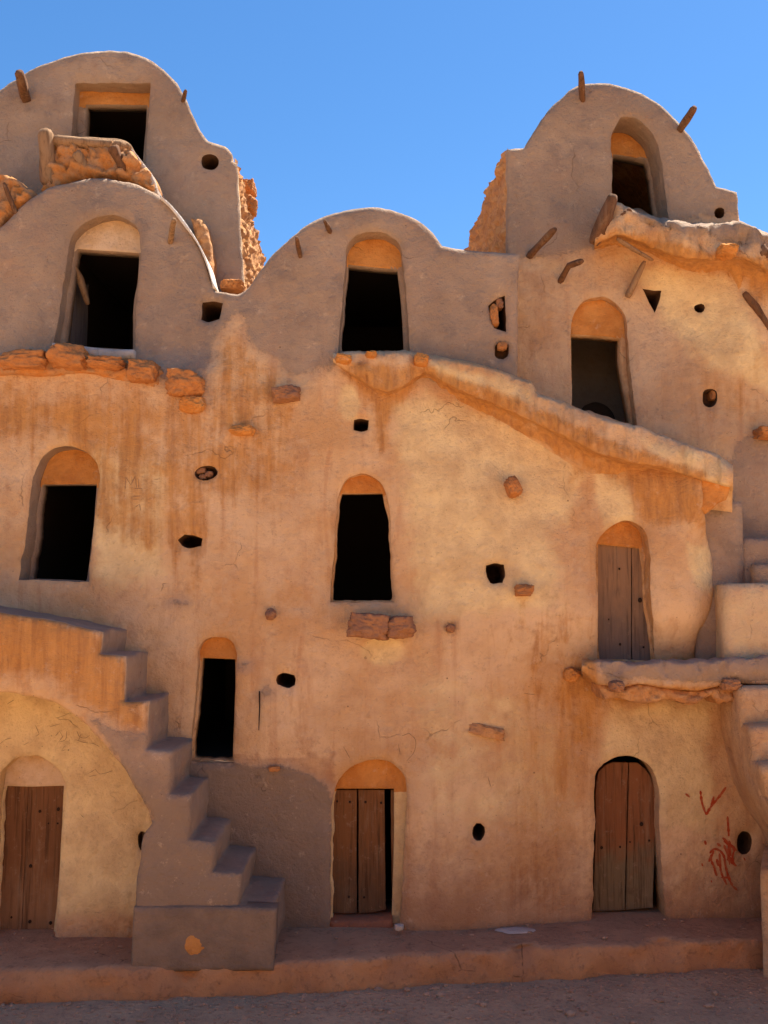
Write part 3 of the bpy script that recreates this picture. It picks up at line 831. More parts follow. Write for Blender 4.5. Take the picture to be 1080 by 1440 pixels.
# timber pegs
peg((240, 337), (245, 308), 9, .10, .25, B, M['pale_wood'], 1)
peg((423, 366), (417, 334), 7, 0, .25, B, None, 2)
peg((466, 330), (456, 310), 7, 0, .22, B, None, 3, wt=4)
tube('iron_pin', [P(365, 972, -.03), P(365, 1000, -.03), P(364, 1027, -.02)], [.008, .006, .004], B, M['iron'], 3)

# corbelled stair ramp across the front
def interp(l, x):
    for (a, b), (c, d) in zip(l, l[1:]):
        if x <= c: return b + (d-b)*(x-a)/(c-a) if x > a else b
    return l[-1][1]
def shelf(name, top, low, under, Yf, Yb, parent, zones, x0, x1, endcap=True, seed=0, wallY=lambda x, y: 0, label=None, rough=1.0):
    V = []; F = []; Q = []; sx = []; x = x0
    while x < x1: sx.append(x); x += 3
    sx.append(x1)
    for x in sx:
        t, l, u = interp(top, x), interp(low, x), interp(under, x)
        yf = Yf(x) if callable(Yf) else Yf; yw = wallY(x, u)
        prof = [(t-1, Yb)] + [(t-.5, yf + (Yb-yf)*k) for k in (.75, .5, .3, .15, .07)] + [(t+1.2, yf+.012), (t+4, yf)]
        for k in range(1, 6): prof.append((t+4 + (l-3-t-4)*k/5, yf - .012*math.sin(math.pi*k/5)))
        prof += [(l, yf+.02)]
        for k in range(1, 9):
            s = k/9; prof.append((l + (u-l)*s**1.7, yf+.02 + (yw+.03-yf-.02)*(1-(1-s)**2.2)))
        prof.append((u+2, yw+.09))
        for k, (py, Y) in enumerate(prof):
            p = P(x, py, Y)
            a = rough*(.014*fbm(p*3.2 + Vector((seed, 0, 0)), 3) + .010*fbm(p*9, 4))
            q = Vector((p.x*3.6, seed*1.3, p.z*4.5 + x*.0)); q += Vector((1, 0, 1))*.5*noise.noise(q*1.4)
            dv, cc = noise.voronoi(q); hv = noise.cell_vector(cc[0]*2.3)
            p.y += rough*(.012*(1-min(1, (dv[1]-dv[0])*6)) + .012*(hv.x-.5)) * (k > 4)
            p.z += rough*.007*(hv.y-.5) * (k > 1)
            if k < 8: p.z += a*1.3
            p.y += a*1.2; V.append(p); Q.append((x, py))
    m = len(prof)
    for i in range(len(sx)-1):
        for k in range(m-1): F.append((i*m+k, i*m+k+1, (i+1)*m+k+1, (i+1)*m+k))
    F.append(tuple(range(m-1, -1, -1))); F.append(tuple((len(sx)-1)*m+k for k in range(m)))
    o = mesh(name, V, F, M['plaster'], parent, zones=zonevals(np.array(Q), zones))
    if label: o['label'] = label
    return o
lipL = [(468, 508), (485, 520), (505, 533), (528, 547), (545, 551), (565, 544), (596, 524), (606, 526), (640, 546), (700, 570), (748, 593), (800, 617), (840, 637), (880, 649), (930, 657), (985, 673), (1030, 685)]
lipU = [(468, 512), (485, 528), (505, 545), (528, 562), (545, 568), (565, 560), (592, 540), (605, 540), (650, 568), (700, 592), (760, 624), (800, 650), (830, 668), (860, 670), (920, 674), (960, 690), (985, 711), (1030, 718)]
ZL = [(2, 10, .95, [(460, 505), (600, 512), (700, 545), (900, 630), (1000, 660), (1000, 740), (900, 700), (780, 640), (640, 570), (540, 590), (460, 540)]),
      (1, 14, .8, [(600, 500), (750, 540), (760, 575), (600, 530)]), (1, 10, .7, [(840, 590), (1030, 645), (1035, 710), (985, 700), (900, 625)])]
shelf('corbelled_ramp', lipT, lipL, lipU, lambda x: -.17 - .09*sm(600, 660, x) - .05*math.exp(-((x-540)/45)**2) + .04*sm(-.2, .2, math.sin(x*.09+math.sin(x*.031)*2)) - .05*sm(640, 900, x), .52, B, ZL, 468, 1030, seed=2, wallY=lambda x, y: -.02, rough=1.6)
# parapet end block and the hood over the upper door
slab('parapet_end', [(990, 652), (1029, 657), (1027, 690), (1022, 703), (1012, 707), (1002, 716), (994, 722), (986, 716), (984, 690), (986, 660)], -.19, .3, M['lunette'], B)

# landing slab at the upper right door
LT = [(818, 930), (845, 929), (900, 932), (960, 929), (1020, 926), (1080, 924), (1200, 920)]
LL = [(818, 944), (840, 962), (870, 966), (900, 962), (940, 968), (980, 972), (1010, 966), (1035, 955), (1045, 962), (1200, 962)]
LU = [(818, 958), (840, 980), (870, 988), (910, 982), (960, 986), (1000, 982), (1030, 970), (1045, 975), (1200, 975)]
shelf('landing', LT, LL, LU, lambda x: -.28 - .03*sm(830, 1000, x), .45, B, [(2, 8, .95, [(815, 920), (840, 920), (842, 960), (900, 958), (1000, 962), (1040, 955), (1040, 1000), (815, 1000)]), (0, 12, .75, [(838, 922), (1200, 915), (1200, 962), (1000, 962), (845, 955)])], 818, 1200, seed=9, wallY=lambda x, y: Ymain(x, 985)*.8, rough=1.5)
rubble('broken_edge', [(842, 962), (870, 966), (900, 962), (940, 968), (975, 972), (1008, 966), (1034, 956), (1046, 962), (1042, 985), (1010, 990), (1000, 978), (970, 992), (940, 984), (905, 990), (870, 982), (850, 984)], lambda x, y: -.20 - .02*sm(830, 1000, x), B, back=.4, cell=.09, amp=.05, seed=15)
rock('projecting_stone', 866, 965, 20, 16, -.32, .22, B, M['brown_rock'], 61, boxy=.5)
rock('projecting_stone', 1026, 962, 26, 18, -.27, .22, B, M['brown_rock'], 66, boxy=.5)
# vault body behind the middle gable
vault_roof('vault', [(345, 420), (375, 366), (402, 338), (432, 315), (466, 299), (500, 292), (532, 291), (570, 300), (600, 317), (622, 345), (660, 350), (726, 358)], .2, 3.5, -.05, B, drop=.05, z0=3.2)

for k, (x, y, w, h) in enumerate([(483, 506, 24, 13), (522, 500, 18, 10), (592, 508, 22, 18)]):
    rock('projecting_stone', x, y, w, h, -.15 - .05*(k > 2), .22, B, M['lunette'], 120+k, rot=-.2, boxy=.5)
# graffiti
def strokes(name, lines, w, Yf, parent, mat, label=None, prn=.004):
    for ln in lines:
        V = []; F = []
        l = smooth(ln, seg=3, closed=False, corner=60); n0 = len(V)
        for i, (x, y) in enumerate(l):
            a = l[max(0, i-1)]; b = l[min(len(l)-1, i+1)]; tx, ty = b[0]-a[0], b[1]-a[1]; q = math.hypot(tx, ty)+1e-6
            ww = w*(.55+.45*noise.noise(Vector((x*.3, y*.3, w))) )*(.5 if i in (0, len(l)-1) else 1)
            for s in (-1, 1):
                X, Yp = x - s*ty/q*ww, y + s*tx/q*ww
                V.append(P(X, Yp, Yf(x, y) - prn))
        for i in range(len(l)-1): k = n0+2*i; F.append((k, k+1, k+3, k+2))
        mesh(name, V, F, mat, parent)
from mathutils.bvhtree import BVHTree
def surf(o):
    bv = BVHTree.FromPolygons([v.co.copy() for v in o.data.vertices], [tuple(p.vertices) for p in o.data.polygons])
    def f(x, y):
        p = P(x, y, 5); d = (p - CAM).normalized(); h = bv.ray_cast(CAM, d)
        return h[0].y if h[0] else 0
    return f
SW = surf(wall)
rnd = random.Random(4)
red = [[(1004, 1196), (1000, 1208), (1006, 1222)], [(1012, 1200), (1014, 1226), (1022, 1244)], [(1008, 1186), (1014, 1190)], [(1018, 1188), (1026, 1206), (1034, 1216)], [(1003, 1216), (1008, 1232)], [(985, 1112), (987, 1128), (993, 1146)], [(993, 1146), (1000, 1134), (1010, 1122), (1021, 1107)], [(1000, 1134), (1004, 1120)], [(964, 1116), (970, 1121)],
       [(1023, 1148), (1024, 1162), (1025, 1176)], [(1016, 1178), (1030, 1190), (1036, 1196)], [(1026, 1182), (1024, 1200), (1026, 1216)], [(1034, 1192), (1030, 1206), (1032, 1214)],
       [(998, 1200), (1004, 1194), (1012, 1196), (1018, 1204), (1020, 1216), (1024, 1232), (1030, 1246)], [(991, 1182), (993, 1188)], [(1008, 1208), (1010, 1218)], [(1014, 1234), (1026, 1234)], [(1030, 1246), (1037, 1252)], [(1046, 1206), (1048, 1210)], [(1000, 1238), (1001, 1241)], [(1022, 1208), (1036, 1218)], [(1000, 1202), (997, 1212)], [(987, 1214), (988, 1218)]]
strokes('painted_mark', red, 3.0, SW, B, M['red_paint'], 'red splashed branching paint mark')
strokes('painted_mark', [[(1018, 1182), (1024, 1186), (1034, 1196)], [(1025, 1188), (1027, 1204)]], 4.5, SW, B, M['red_paint'], 'thick red paint strokes')
strokes('scratched_mark', [[(176, 688), (177, 671), (184, 682), (190, 670), (192, 686)], [(189, 687), (200, 687)], [(195, 674), (195, 687)], [(186, 698), (196, 698)], [(187, 702), (196, 702)], [(216, 674), (222, 674)], [(189, 714), (196, 709), (198, 718)]], .7, SW, B, M['scratch'], 'scratched letter M and strokes')
strokes('scratched_mark', [[(565, 1035), (575, 1031), (584, 1040), (582, 1058), (572, 1070)], [(483, 1050), (492, 1066)], [(686, 1092), (690, 1106)], [(737, 975), (752, 977)], [(560, 1046), (563, 1062)]], .6, SW, B, M['scratch'], 'faint scratched loops')

# ------------------------------------------------------------------ LEFT TOWER (behind, top left)
YC = .95
C_ = thing('granary_tower', 'tall tower at upper left with square window, stone side wall and rubble balcony', 'tower', tuple(P(160, 420, YC)), 'granary towers')
c_out = [(-330, 330), (-90, 190), (-40, 150), (0, 124), (40, 97), (90, 79), (140, 71), (180, 73), (220, 90), (246, 114), (264, 145), (279, 178), (292, 197), (306, 202), (320, 208), (327, 217), (326, 226), (333, 228), (337, 300), (344, 440), (292, 440), (262, 346), (200, 291), (100, 288), (30, 322), (-330, 440)]
w1 = [(105, 116), (158, 116), (211, 117), (208, 170), (199, 260), (93, 260), (99, 193)]
h18 = ell(295, 227, 25, 23, rot=.1)
_, rs = sheet('wall', c_out, [w1, h18], lambda x, y: YC + .02*math.sin(x*.02), C_, back=.12, step=10, seed=3, rr=.02,
     zones=[(0, 34, .72, [(-400, 0), (400, 0), (400, 700), (-400, 700)])], rimzone=(0, 1, 0, 0), skew=-.06)
opening('window', rs[0], YC, .20, C_, [(121, 147), (207, 148), (204, 190), (198, 262), (110, 262), (119, 190)], rz=(.8, .3, .5, 0), label='square window with stone lintel')
vent(rs[1], C_, .5)
tc = P(330, 222, YC+.10)
side_masonry('stone_side', tc, pz(470, YC), 3.3, -.035, C_, 1, 1)
vault_roof('vault', [(-320, 330), (-90, 190), (-40, 150), (0, 124), (40, 97), (90, 79), (140, 71), (180, 73), (220, 90), (246, 114), (264, 145), (279, 178), (292, 197), (324, 226)], YC, 3.3, -.035, C_, drop=.06, mat=M['stone'], z0=pz(560, YC))
peg((36, 136), (27, 101), 15, YC, .3, C_, M['wood'], 5)
peg((257, 144), (261, 127), 6, YC, .2, C_, None, 6)
rock('projecting_stone', 350, 266, 20, 18, YC+1.4, .3, C_, M['rock'], 71, rot=.1, boxy=.8)
rock('projecting_stone', 350, 288, 24, 23, YC+1.25, .3, C_, M['rock'], 72, rot=-.2, boxy=.7)
# rubble balcony below the square window
def balY(x, y): return .42 + .25*sm(210, 240, x)
slab('sunlit_rim', [(224, 273), (238, 285), (264, 317), (287, 357), (299, 396), (304, 405), (299, 404), (294, 384), (286, 362), (276, 340), (258, 316), (236, 288), (224, 277)], .075, .5, M['lime'], B)  # pale strip added along the edge, sunlit rim put into its colour
rubble('rubble_balcony', [(78, 204), (120, 206), (172, 204), (186, 214), (198, 228), (212, 242), (219, 258), (217, 270), (200, 262), (160, 250), (110, 252), (78, 268), (60, 276)], .40, C_, back=.6, cell=.13, amp=.11, seed=4, mat=M['rubble'])
slab('stone_cap', [(112, 191), (140, 192), (176, 197), (184, 203), (183, 210), (150, 205), (112, 200)], .36, .95, M['pale_wood'], C_)
slab('sunlit_rim', [(180, 203), (190, 214), (204, 232), (216, 248), (219, 262), (217, 271), (211, 262), (208, 248), (196, 231), (184, 215)], .38, .9, M['pale'], C_)  # pale strip added where the balcony edge catches sun, highlight in its colour
tube('balcony_beam', [P(64, 183, .30), P(67, 220, .33), P(70, 262, .42)], [.078, .07, .075], C_, M['pale_wood'], 7, rough=.35)
tube('balcony_beam', [P(74, 197, .34), P(120, 202, .34), P(178, 206, .38)], [.05, .055, .045], C_, M['pale_wood'], 8, rough=.35)
tube('balcony_beam', [P(158, 206, .26), P(167, 224, .30), P(174, 242, .36)], [.055, .045, .035], C_, M['wood'], 9, rough=.3)
tube('balcony_beam', [P(107, 214, .30), P(116, 228, .33), P(122, 240, .37)], [.05, .045, .04], C_, M['pale_wood'], 10, rough=.3)
# broken rubble shelf at the picture's left edge
rubble('rubble_shelf', [(-70, 240), (-20, 246), (15, 247), (38, 262), (54, 272), (48, 284), (28, 300), (10, 312), (3, 330), (-10, 334), (-70, 350)], .25, C_, back=.7, cell=.15, amp=.14, seed=8, mat=M['rubble'])
peg((26, 307), (5, 257), 7, .16, .1, C_, M['wood'], 11)
# masonry remnant between the gable and the tower
rubble('rubble_infill', [(268, 306), (284, 308), (292, 322), (296, 345), (299, 378), (297, 395), (290, 380), (278, 345)], .7, C_, back=.3, cell=.12, amp=.05, seed=12)
rock('projecting_stone', 328, 405, 34, 18, .75, .4, C_, M['rock'], 73, boxy=.6)

# ------------------------------------------------------------------ RIGHT TOWER
YE = .42
E_ = thing('granary_tower', 'tall tower at upper right with narrow arched opening above a second arched doorway', 'tower', tuple(P(860, 640, YE)), 'granary towers')
e_out = [(714, 208), (738, 206), (748, 190), (765, 163), (787, 139), (812, 119), (832, 114.5), (852, 115), (882, 122), (918, 139), (948, 164), (972, 194), (992, 230), (1008, 262), (1037, 268), (1041, 312), (1080, 326), (1160, 350), (1480, 360), (1480, 962), (1020, 962), (1000, 900), (960, 700), (714, 700)]
w4 = [(858, 318), (861, 240), (863, 180), (874, 163), (893, 164), (912, 180), (924, 200), (930, 224), (935, 263), (942, 318)]
w5 = [(805, 612), (804, 520), (803, 466), (806, 446), (817, 427), (837, 417), (852, 417), (869, 428), (880, 446), (883, 472), (887, 523), (899, 612)]
ve = [ell(1013, 299, 14, 17), ell(984, 432, 15, 13), ell(999, 559, 22, 25, sq=.1), [(905, 404), (918, 407), (931, 408), (928, 424), (922, 438), (914, 424)]]
ZE = [(0, 30, 1, [(600, 0), (1200, 0), (1200, 300), (1040, 300), (860, 320), (840, 345), (800, 352), (740, 362), (600, 362)]),
      (0, 20, .95, [(1015, 760), (1025, 660), (1038, 622), (1060, 612), (1500, 600), (1500, 1400), (1000, 1400)]),
      (0, 40, .36, [(714, 350), (900, 350), (1000, 520), (1060, 620), (714, 700)]),
      (2, 30, .7, [(720, 360), (800, 355), (790, 500), (730, 520)]), (2, 40, .6, [(900, 500), (1080, 500), (1080, 600), (930, 640)]),
      (2, 20, .9, [(870, 330), (1080, 350), (1500, 360), (1500, 430), (1060, 430), (1030, 400), (950, 380)]),
      (1, 30, 1, [(880, 365), (1020, 380), (1060, 440), (1100, 560), (1000, 520), (930, 460)])]
def YEf(x, y): return YE + .02*math.sin(x*.018) + .10*math.exp(-((x-930)/70)**2 - ((y-440)/60)**2) - .12*sm(980, 1080, x)*sm(340, 400, y)*(1-sm(480, 560, y))
_, rs = sheet('wall', e_out, [w4, w5] + ve, YEf, E_, back=.10, zones=ZE, step=10, seed=7, rr=.02, rimzone=(1, 0, 0, 0), skew=-.05)
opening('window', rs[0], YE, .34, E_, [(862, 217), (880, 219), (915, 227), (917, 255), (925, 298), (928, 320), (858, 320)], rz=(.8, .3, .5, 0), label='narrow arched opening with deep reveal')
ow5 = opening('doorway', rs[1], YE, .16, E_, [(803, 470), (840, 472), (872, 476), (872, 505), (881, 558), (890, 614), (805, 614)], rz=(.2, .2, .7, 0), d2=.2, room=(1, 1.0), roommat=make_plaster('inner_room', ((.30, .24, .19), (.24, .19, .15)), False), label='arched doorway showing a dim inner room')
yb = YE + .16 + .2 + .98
slab('added_arch_shade', [(812, 620), (814, 582), (822, 570), (838, 565), (854, 571), (864, 584), (868, 620)], yb-.03, yb, M['dark_room'], ow5)  # flat dark panel added for the unlit opening, shade put into its colour
for i, r_ in enumerate(rs[2:]): vent(r_, E_, .45 if i != 2 else .16)
rock('projecting_stone', 1003, 556, 13, 15, YE+.1, .14, E_, M['rock'], 81)
tE = P(714, 208, YE+.09)
side_masonry('stone_side', tE, pz(420, YE), 3.2, -.055, E_, -1, 2)
vault_roof('vault', [(715, 209), (738, 206), (748, 190), (765, 163), (787, 139), (812, 119), (832, 114.5), (852, 115), (882, 122), (918, 139), (948, 164), (972, 194), (992, 230), (1008, 262), (1037, 268)], YE, 3.2, -.055, E_, drop=.07, mat=M['stone'], z0=pz(420, YE))
vault_roof('roof', [(1041, 318), (1080, 330), (1160, 354), (1470, 364)], YE, 3.2, 0, E_, drop=.07, mat=M['grey'], z0=2.6)
uT = [(836, 332), (850, 300), (866, 286), (880, 291), (900, 298), (930, 309), (960, 315), (1000, 312), (1040, 314), (1080, 330), (1160, 352), (1480, 372)]
uL = [(836, 348), (850, 336), (868, 328), (900, 338), (930, 350), (965, 362), (1000, 366), (1020, 356), (1045, 362), (1080, 380), (1160, 380), (1480, 400)]
uU = [(836, 354), (850, 356), (868, 362), (900, 374), (930, 388), (965, 396), (1000, 408), (1020, 420), (1045, 418), (1080, 428), (1160, 430), (1480, 440)]
shelf('corbelled_ledge', uT, uL, uU, lambda x: .02 + .05*math.sin(x*.07), YE+.4, E_, [(2, 9, 1, [(830, 330), (880, 322), (1000, 352), (1480, 392), (1480, 460), (830, 420)]), (0, 12, .7, [(870, 280), (1000, 300), (1480, 360), (1480, 396), (1050, 348), (900, 318)])], 836, 1480, seed=4, wallY=lambda x, y: YEf(x, y), rough=2.8)
tube('ledge_beam', [P(863, 274, -.02), P(850, 308, .02), P(834, 344, .12)], [.045, .06, .055], E_, M['wood'], 12, rough=.35)
tube('ledge_beam', [P(888, 295, -.02), P(876, 304, .02), P(862, 314, .12)], [.035, .038, .04], E_, M['wood'], 13, rough=.3)
tube('ledge_beam', [P(868, 335, .06), P(890, 350, .12), P(918, 366, .22)], [.02, .022, .015], E_, M['pale_wood'], 14)
tube('ledge_beam', [P(1070, 352, .0), P(1074, 357, .06), P(1082, 364, .2)], [.06, .06, .06], E_, M['wood'], 15)
for k, (x, y, w, h) in enumerate([(1022, 354, 26, 16)]):
    rock('projecting_stone', x, y, w, h, .02, .26, E_, M['rubble'] if k % 2 else M['lunette'], 140+k, rot=-.25, boxy=.6)
peg((819, 137), (817, 101), 9, YE, .25, E_, None, 16)
peg((955, 185), (977, 151), 11, YE, .3, E_, None, 17)
peg((747, 357), (781, 322), 11, YE, .35, E_, None, 18)
peg((791, 394), (819, 367), 9, YE, .3, E_, None, 19, mid=(800, 373))
peg((886, 410), (907, 367), 10, YE, .08, E_, M['pale_wood'], 20, wt=5)
tube('ledge_beam', [P(1046, 412, .34), P(1062, 432, .33), P(1086, 470, .33)], [.05, .06, .05], E_, M['wood'], 21, flat=.6)
rock('projecting_stone', 1080, 610, 34, 16, YE-.1, .3, E_, M['rock'], 82, boxy=.9)

# ------------------------------------------------------------------ LEFT STAIRCASE
YS = -.82
H_ = thing('stone_staircase', 'left rendered staircase climbing left over an arched doorway', 'staircase', tuple(P(285, 1356, YS)), 'stone staircases')
s_out = [(-330, 800), (0, 862), (75, 873), (142, 889), (139, 921), (175, 923), (172, 987), (207, 988), (205, 1053), (241, 1056), (238, 1117), (268, 1118), (266, 1181), (302, 1186), (299, 1226), (339, 1228), (336, 1273), (386, 1276), (382, 1352), (381, 1362), (185, 1364), (187, 1320), (192, 1250), (197, 1200), (203, 1174), (214, 1157), (207, 1140), (190, 1108), (165, 1070), (140, 1040), (112, 1012), (85, 993), (55, 981), (25, 976), (0, 975), (-60, 980), (-330, 1060)]
ZS = [(0, 20, 1, [(-10, 1300), (215, 1150), (150, 1040), (128, 1012), (160, 1025), (205, 1035), (230, 1010), (500, 1010), (500, 1500), (100, 1500)]),
      (2, 30, .98, [(-400, 780), (150, 870), (215, 980), (210, 1040), (130, 1010), (60, 960), (-400, 960)]), (2, 12, .9, [(170, 990), (208, 990), (208, 1040), (160, 1030)])]
_, _ = sheet('wall', s_out, [], lambda x, y: YS + .012*math.sin(x*.02), H_, back=.86, zones=ZS, step=9, seed=9, rr=.022, rimzone=(1, 0, 0, .3), corner=30, gz=lambda p: np.clip((p[:, 1]-1000)/200, 0, .75))
slab('plinth', [(187, 1277), (240, 1275), (320, 1276), (389, 1278), (385, 1352), (384, 1366), (183, 1368), (185, 1320)], YS-.05, YS+.1, M['cement'], H_)
rubble('render_patch', [(256, 1332), (264, 1318), (272, 1314), (282, 1320), (289, 1332), (287, 1344), (270, 1346), (262, 1338)], YS-.045, H_, back=.02, mat=M['lunette'], cell=.3, amp=.015, seed=6)
YA = -.20
a_out = [(-330, 900), (0, 930), (120, 960), (262, 1130), (262, 1340), (-330, 1340)]
d1 = [(-16, 1330), (-10, 1200), (-5, 1110), (1, 1087), (9, 1077), (26, 1066), (47, 1063), (70, 1073), (85, 1089), (90, 1105), (88, 1143), (82, 1250), (76, 1330)]
av = ell(199, 1183, 14, 28)
_, rs = sheet('arch_wall', a_out, [d1, av], YA, H_, back=.15, zones=[(1, 30, .98, [(-400, 800), (400, 800), (400, 1290), (-400, 1290)]), (2, 24, .7, [(140, 1290), (262, 1230), (262, 1360), (100, 1360)])], step=9, seed=11, gz=lambda p: np.clip((p[:, 1]-1230)/110, 0, .7))
ow1 = opening('doorway', rs[0], YA, .16, H_, [(3, 1105), (45, 1106), (90, 1105), (88, 1143), (82, 1250), (75, 1320), (75, 1330), (-16, 1330), (-8, 1200)], lun=M['pale_lunette'], rz=(0, .8, 0, 0))
vent(rs[1], H_, .3)
door([(4, 1103), (91, 1103), (89, 1143), (83, 1250), (77, 1316), (-12, 1316), (-6, 1200)], [(40, 30, .8)], YA+.21, H_, M['door1'], jag=.2,
     nails=[(56, 1141, 2.6), (82, 1138, 3.2), (81, 1158, 1.6), (68, 1158, 1.5), (43, 1218, 3.2), (42, 1296, 3), (71, 1298, 3), (16, 1290, 2)], label='dark brown studded plank door')
SA = lambda x, y: YA
arab = [[(78, 1035), (84, 1028), (88, 1036), (82, 1044), (92, 1040), (94, 1028)], [(92, 1048), (86, 1056), (93, 1054)], [(108, 1028), (112, 1036), (120, 1038), (126, 1034)], [(106, 1040), (118, 1044), (132, 1046), (140, 1050)], [(114, 1032), (110, 1042)], [(50, 1020), (55, 1032), (50, 1036)], [(70, 1022), (84, 1018)], [(124, 1088), (134, 1082), (140, 1088), (158, 1084)], [(33, 1048), (40, 1044)], [(125, 1092), (136, 1090)], [(0, 1046), (8, 1040), (16, 1038)], [(10, 990), (20, 984)], [(112, 1144), (118, 1150)]]
strokes('scratched_mark', arab, .55, lambda x, y: YA-.012, H_, M['scratch'], 'scribbled cursive scratches above the door')

# ------------------------------------------------------------------ RIGHT STAIRCASE
G_ = thing('stone_staircase', 'right rendered staircase at the picture edge rising to the plank door landing', 'staircase', tuple(P(1060, 1350, -.5)), 'stone staircases')
def leanx(z):
    for (a, b), (c, d) in zip(LEAN, LEAN[1:]):
        if z >= LEAN[0][0]: return LEAN[0][1]
        if z >= c: return b + (d-b)*(a-min(z, a))/(a-c)
    return LEAN[-1][1]
LEAN = [(pz(960, -.1), .0), (pz(1040, -.1), .03), (pz(1100, -.1), .10), (pz(1140, -.1), .20), (pz(1180, -.1), .36), (pz(1225, -.1), .46), (0, .5)]
def block(name, px0, ytop, ybot, Yfr, Ybk, px1=1500, seed=0, z=(0,), skx=.10, mat=None):
    """rendered step block: front, left side and tread, softly rounded, uneven"""
    x0 = P(px0, (ytop+ybot)/2, Yfr).x; x1 = x0 + (pxx(px1, Yfr) - pxx(px0, Yfr)); zt = pz(ytop, Yfr); zb = pz(ybot, Yfr)
    bm = bmesh.new(); nx = max(2, int((x1-x0)/.07)); nz = max(2, int((zt-zb)/.05)); ny = max(2, int((Ybk-Yfr)/.07))
    def add(fu, nu, nv):
        g = [[bm.verts.new(fu(i/nu, j/nv)) for j in range(nv+1)] for i in range(nu+1)]
        for i in range(nu):
            for j in range(nv): bm.faces.new((g[i][j], g[i+1][j], g[i+1][j+1], g[i][j+1]))
    add(lambda u, v: (x0+(x1-x0)*u, Yfr, zb+(zt-zb)*v), nx, nz)
    add(lambda u, v: (x0, Ybk+(Yfr-Ybk)*u, zb+(zt-zb)*v), ny, nz)
    add(lambda u, v: (x0+(x1-x0)*u, Yfr+(Ybk-Yfr)*v, zt), nx, ny)
    add(lambda u, v: (x0+(x1-x0)*u, Ybk+(Yfr-Ybk)*v, zb), nx, ny)
    add(lambda u, v: (x1, Yfr+(Ybk-Yfr)*u, zb+(zt-zb)*v), ny, nz)
    bmesh.ops.remove_doubles(bm, verts=bm.verts, dist=1e-4)
    for v in bm.verts:
        c = v.co; r = .03
        ex = max(0, 1-(c.x-x0)/.06); ey = max(0, 1-(c.y-Yfr)/.06); ez = max(0, 1-(zt-c.z)/.06)
        cc = c.copy()
        if ex*ey > 0: c.x += .012*ey; c.y += .012*ex
        if ez*ey > 0: c.z -= .012*ey; c.y += .012*ez
        if ex*ez > 0: c.x += .012*ez; c.z -= .012*ex
        if name == 'step': c.x += leanx(cc.z)
        c.x += skx*(cc.y - Yfr)
        c += Vector((1, .9, .6))*(.014*fbm(cc*3 + Vector((seed, 0, 0)), 3)) + Vector((1, 1, .4))*.006*fbm(cc*12, 2)
    bmesh.ops.recalc_face_normals(bm, faces=bm.faces)
    me = bpy.data.meshes.new(name); bm.to_mesh(me); bm.free(); me.materials.append(mat or M['plaster'])
    at = me.attributes.new('zones', 'FLOAT_COLOR', 'POINT'); zz = np.zeros((len(me.vertices), 4), np.float32); zz[:] = z
    at.data.foreach_set('color', zz.ravel()); me.polygons.foreach_set('use_smooth', [True]*len(me.polygons))
    return link(bpy.data.objects.new(name, me), G_)
zg = (.62, .3, .2, 0)
block('step', 975, 704, 960, .16, .5, 1047, 1, (.66, 0, .2, 0))
block('step', 1043, 756, 960, .165, .5, 1500, 2, (.62, .2, .2, 0))
block('step', 1062, 792, 960, .02, .4, 1500, 12, (.5, .3, .2, 0))
block('step', 1018, 820, 950, -.16, .3, 1500, 3, (.30, .6, .1, 0))
block('step', 1045, 965, 1420, -.42, .5, 1500, 4, (.20, .3, .3, .5))
block('step', 1056, 1020, 1420, -.64, .5, 1500, 5, (.20, .3, .3, .5))
block('step', 1066, 1075, 1420, -.86, .5, 1500, 6, (.2, .3, .3, .5))
block('step', 1077, 1130, 1420, -1.08, .5, 1500, 7, (.2, .3, .3, .5))

block('stair_base', 1071, 1222, 1430, -.50, .5, 1500, 8, (.1, .1, .3, .6), skx=.42)

# ------------------------------------------------------------------ loose things
def loose(name, label, cat, px, py, w, h, Y, dep, mat, seed, group=None):
    o = rock(name, px, py, w, h, Y, dep, None, mat, seed, boxy=.5); tagm(o, label, cat, group); return o
loose('loose_stone', 'small pale stone at the foot of the middle bottom door', 'stone', 561, 1304, 13, 8, -.12, .07, M['pale'], 91)
def patch(name, x, y, w, h, Y, mat, label, cat):
    c = P(x, y, Y); V = []; F = []
    n = 22
    for i in range(n):
        a = 2*math.pi*i/n; r = 1 + .3*noise.noise(Vector((math.cos(a)*1.5, math.sin(a)*1.5, x)))
        for k, (s, z) in enumerate(((1, 0), (.93, .008), (0.4, .011))): V.append((c.x + math.cos(a)*w/2*r*s, c.y + math.sin(a)*h/2*r*s, PZ + .006 + z))
    V.append((c.x, c.y, PZ + .018))
    for i in range(n):
        j = (i+1) % n
        for k in range(2): F.append((i*3+k, j*3+k, j*3+k+1, i*3+k+1))
        F.append((i*3+2, j*3+2, n*3))
    o = mesh(name, V, F, mat); tagm(o, label, cat)
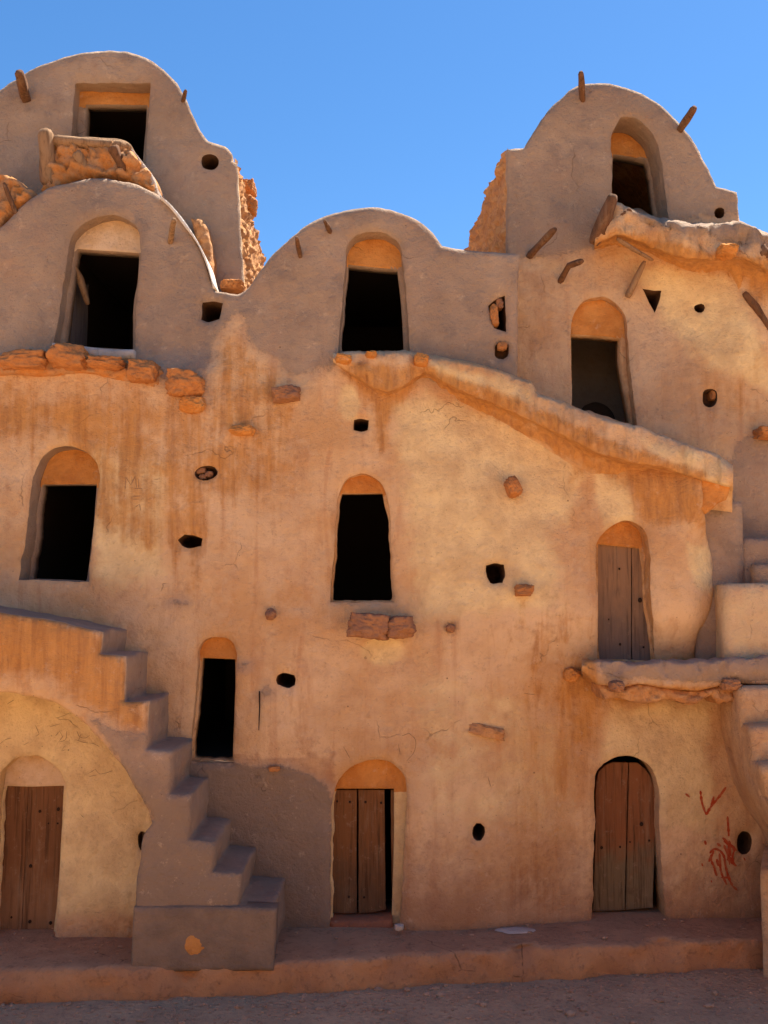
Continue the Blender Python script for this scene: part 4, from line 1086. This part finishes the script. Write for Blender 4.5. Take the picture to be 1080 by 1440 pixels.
patch('lime_splash', 727, 1312, .34, .17, -.12 + .08, M['pale'], 'pale grey lime splash dried on the raised pavement', 'splash')

# gravel on the yard floor
def gravel():
    rg_ = random.Random(7); V = []; F = []
    ico = bmesh.new(); bmesh.ops.create_icosphere(ico, subdivisions=1, radius=1)
    iv = [v.co.copy() for v in ico.verts]; jf = [tuple(v.index for v in f.verts) for f in ico.faces]; ico.free()
    for k in range(2600):
        x = rg_.uniform(-4.5, 4.5); ky = kerbY(x); y = ky - .01 - abs(rg_.gauss(0, .75)) if rg_.random() < .8 else rg_.uniform(ky+.1, .3)
        on = y > ky; r = rg_.uniform(.004, .017) * (2.2 if rg_.random() < .07 else 1) * (.6 if on else 1)
        z = (PZ + .004) if on else .022*fbm(Vector((x*1.2, y*1.2, 0)), 4) + .010*fbm(Vector((x*7, y*7, 2)), 3)
        s = (rg_.uniform(.7, 1.5), rg_.uniform(.7, 1.4), rg_.uniform(.4, .8)); n0 = len(V)
        for v in iv:
            q = 1 + .25*noise.noise(v*1.3 + Vector((k, 0, 0))); V.append((x+v.x*r*s[0]*q, y+v.y*r*s[1]*q, z+r*.25+v.z*r*s[2]*q))
        F += [tuple(n0+i for i in f) for f in jf]
    o = mesh('gravel', V, F, M['pebble'], shade=False); o['kind'] = 'stuff'
gravel()

# the sunlit side of the yard, behind the photographer
def opposite():
    T = thing('granary', 'low sunlit sand coloured granary across the yard', 'granary', (0, -15, 0))
    V = []; F = []; n = 90; X0, X1 = -22, 22
    prof = []
    for i in range(n+1):
        x = X0 + (X1-X0)*i/n; u = ((x+40) % 3.6)/3.6*2-1
        prof.append((x, 4.3 + 1.3*math.sqrt(max(0, 1-u*u))))
    for y in (-15, -19):
        for x, z in prof: V.append((x, y, 0)); V.append((x, y, z))
    m = 2*(n+1)
    for i in range(n):
        a = 2*i; F.append((a, a+1, a+3, a+2)); F.append((m+a, m+a+2, m+a+3, m+a+1)); F.append((a+1, m+a+1, m+a+3, a+3))
    mesh('wall', V, F, make_plaster('far_plaster', ((.58, .37, .21), (.50, .29, .15)), False), T, shade=False)
opposite()
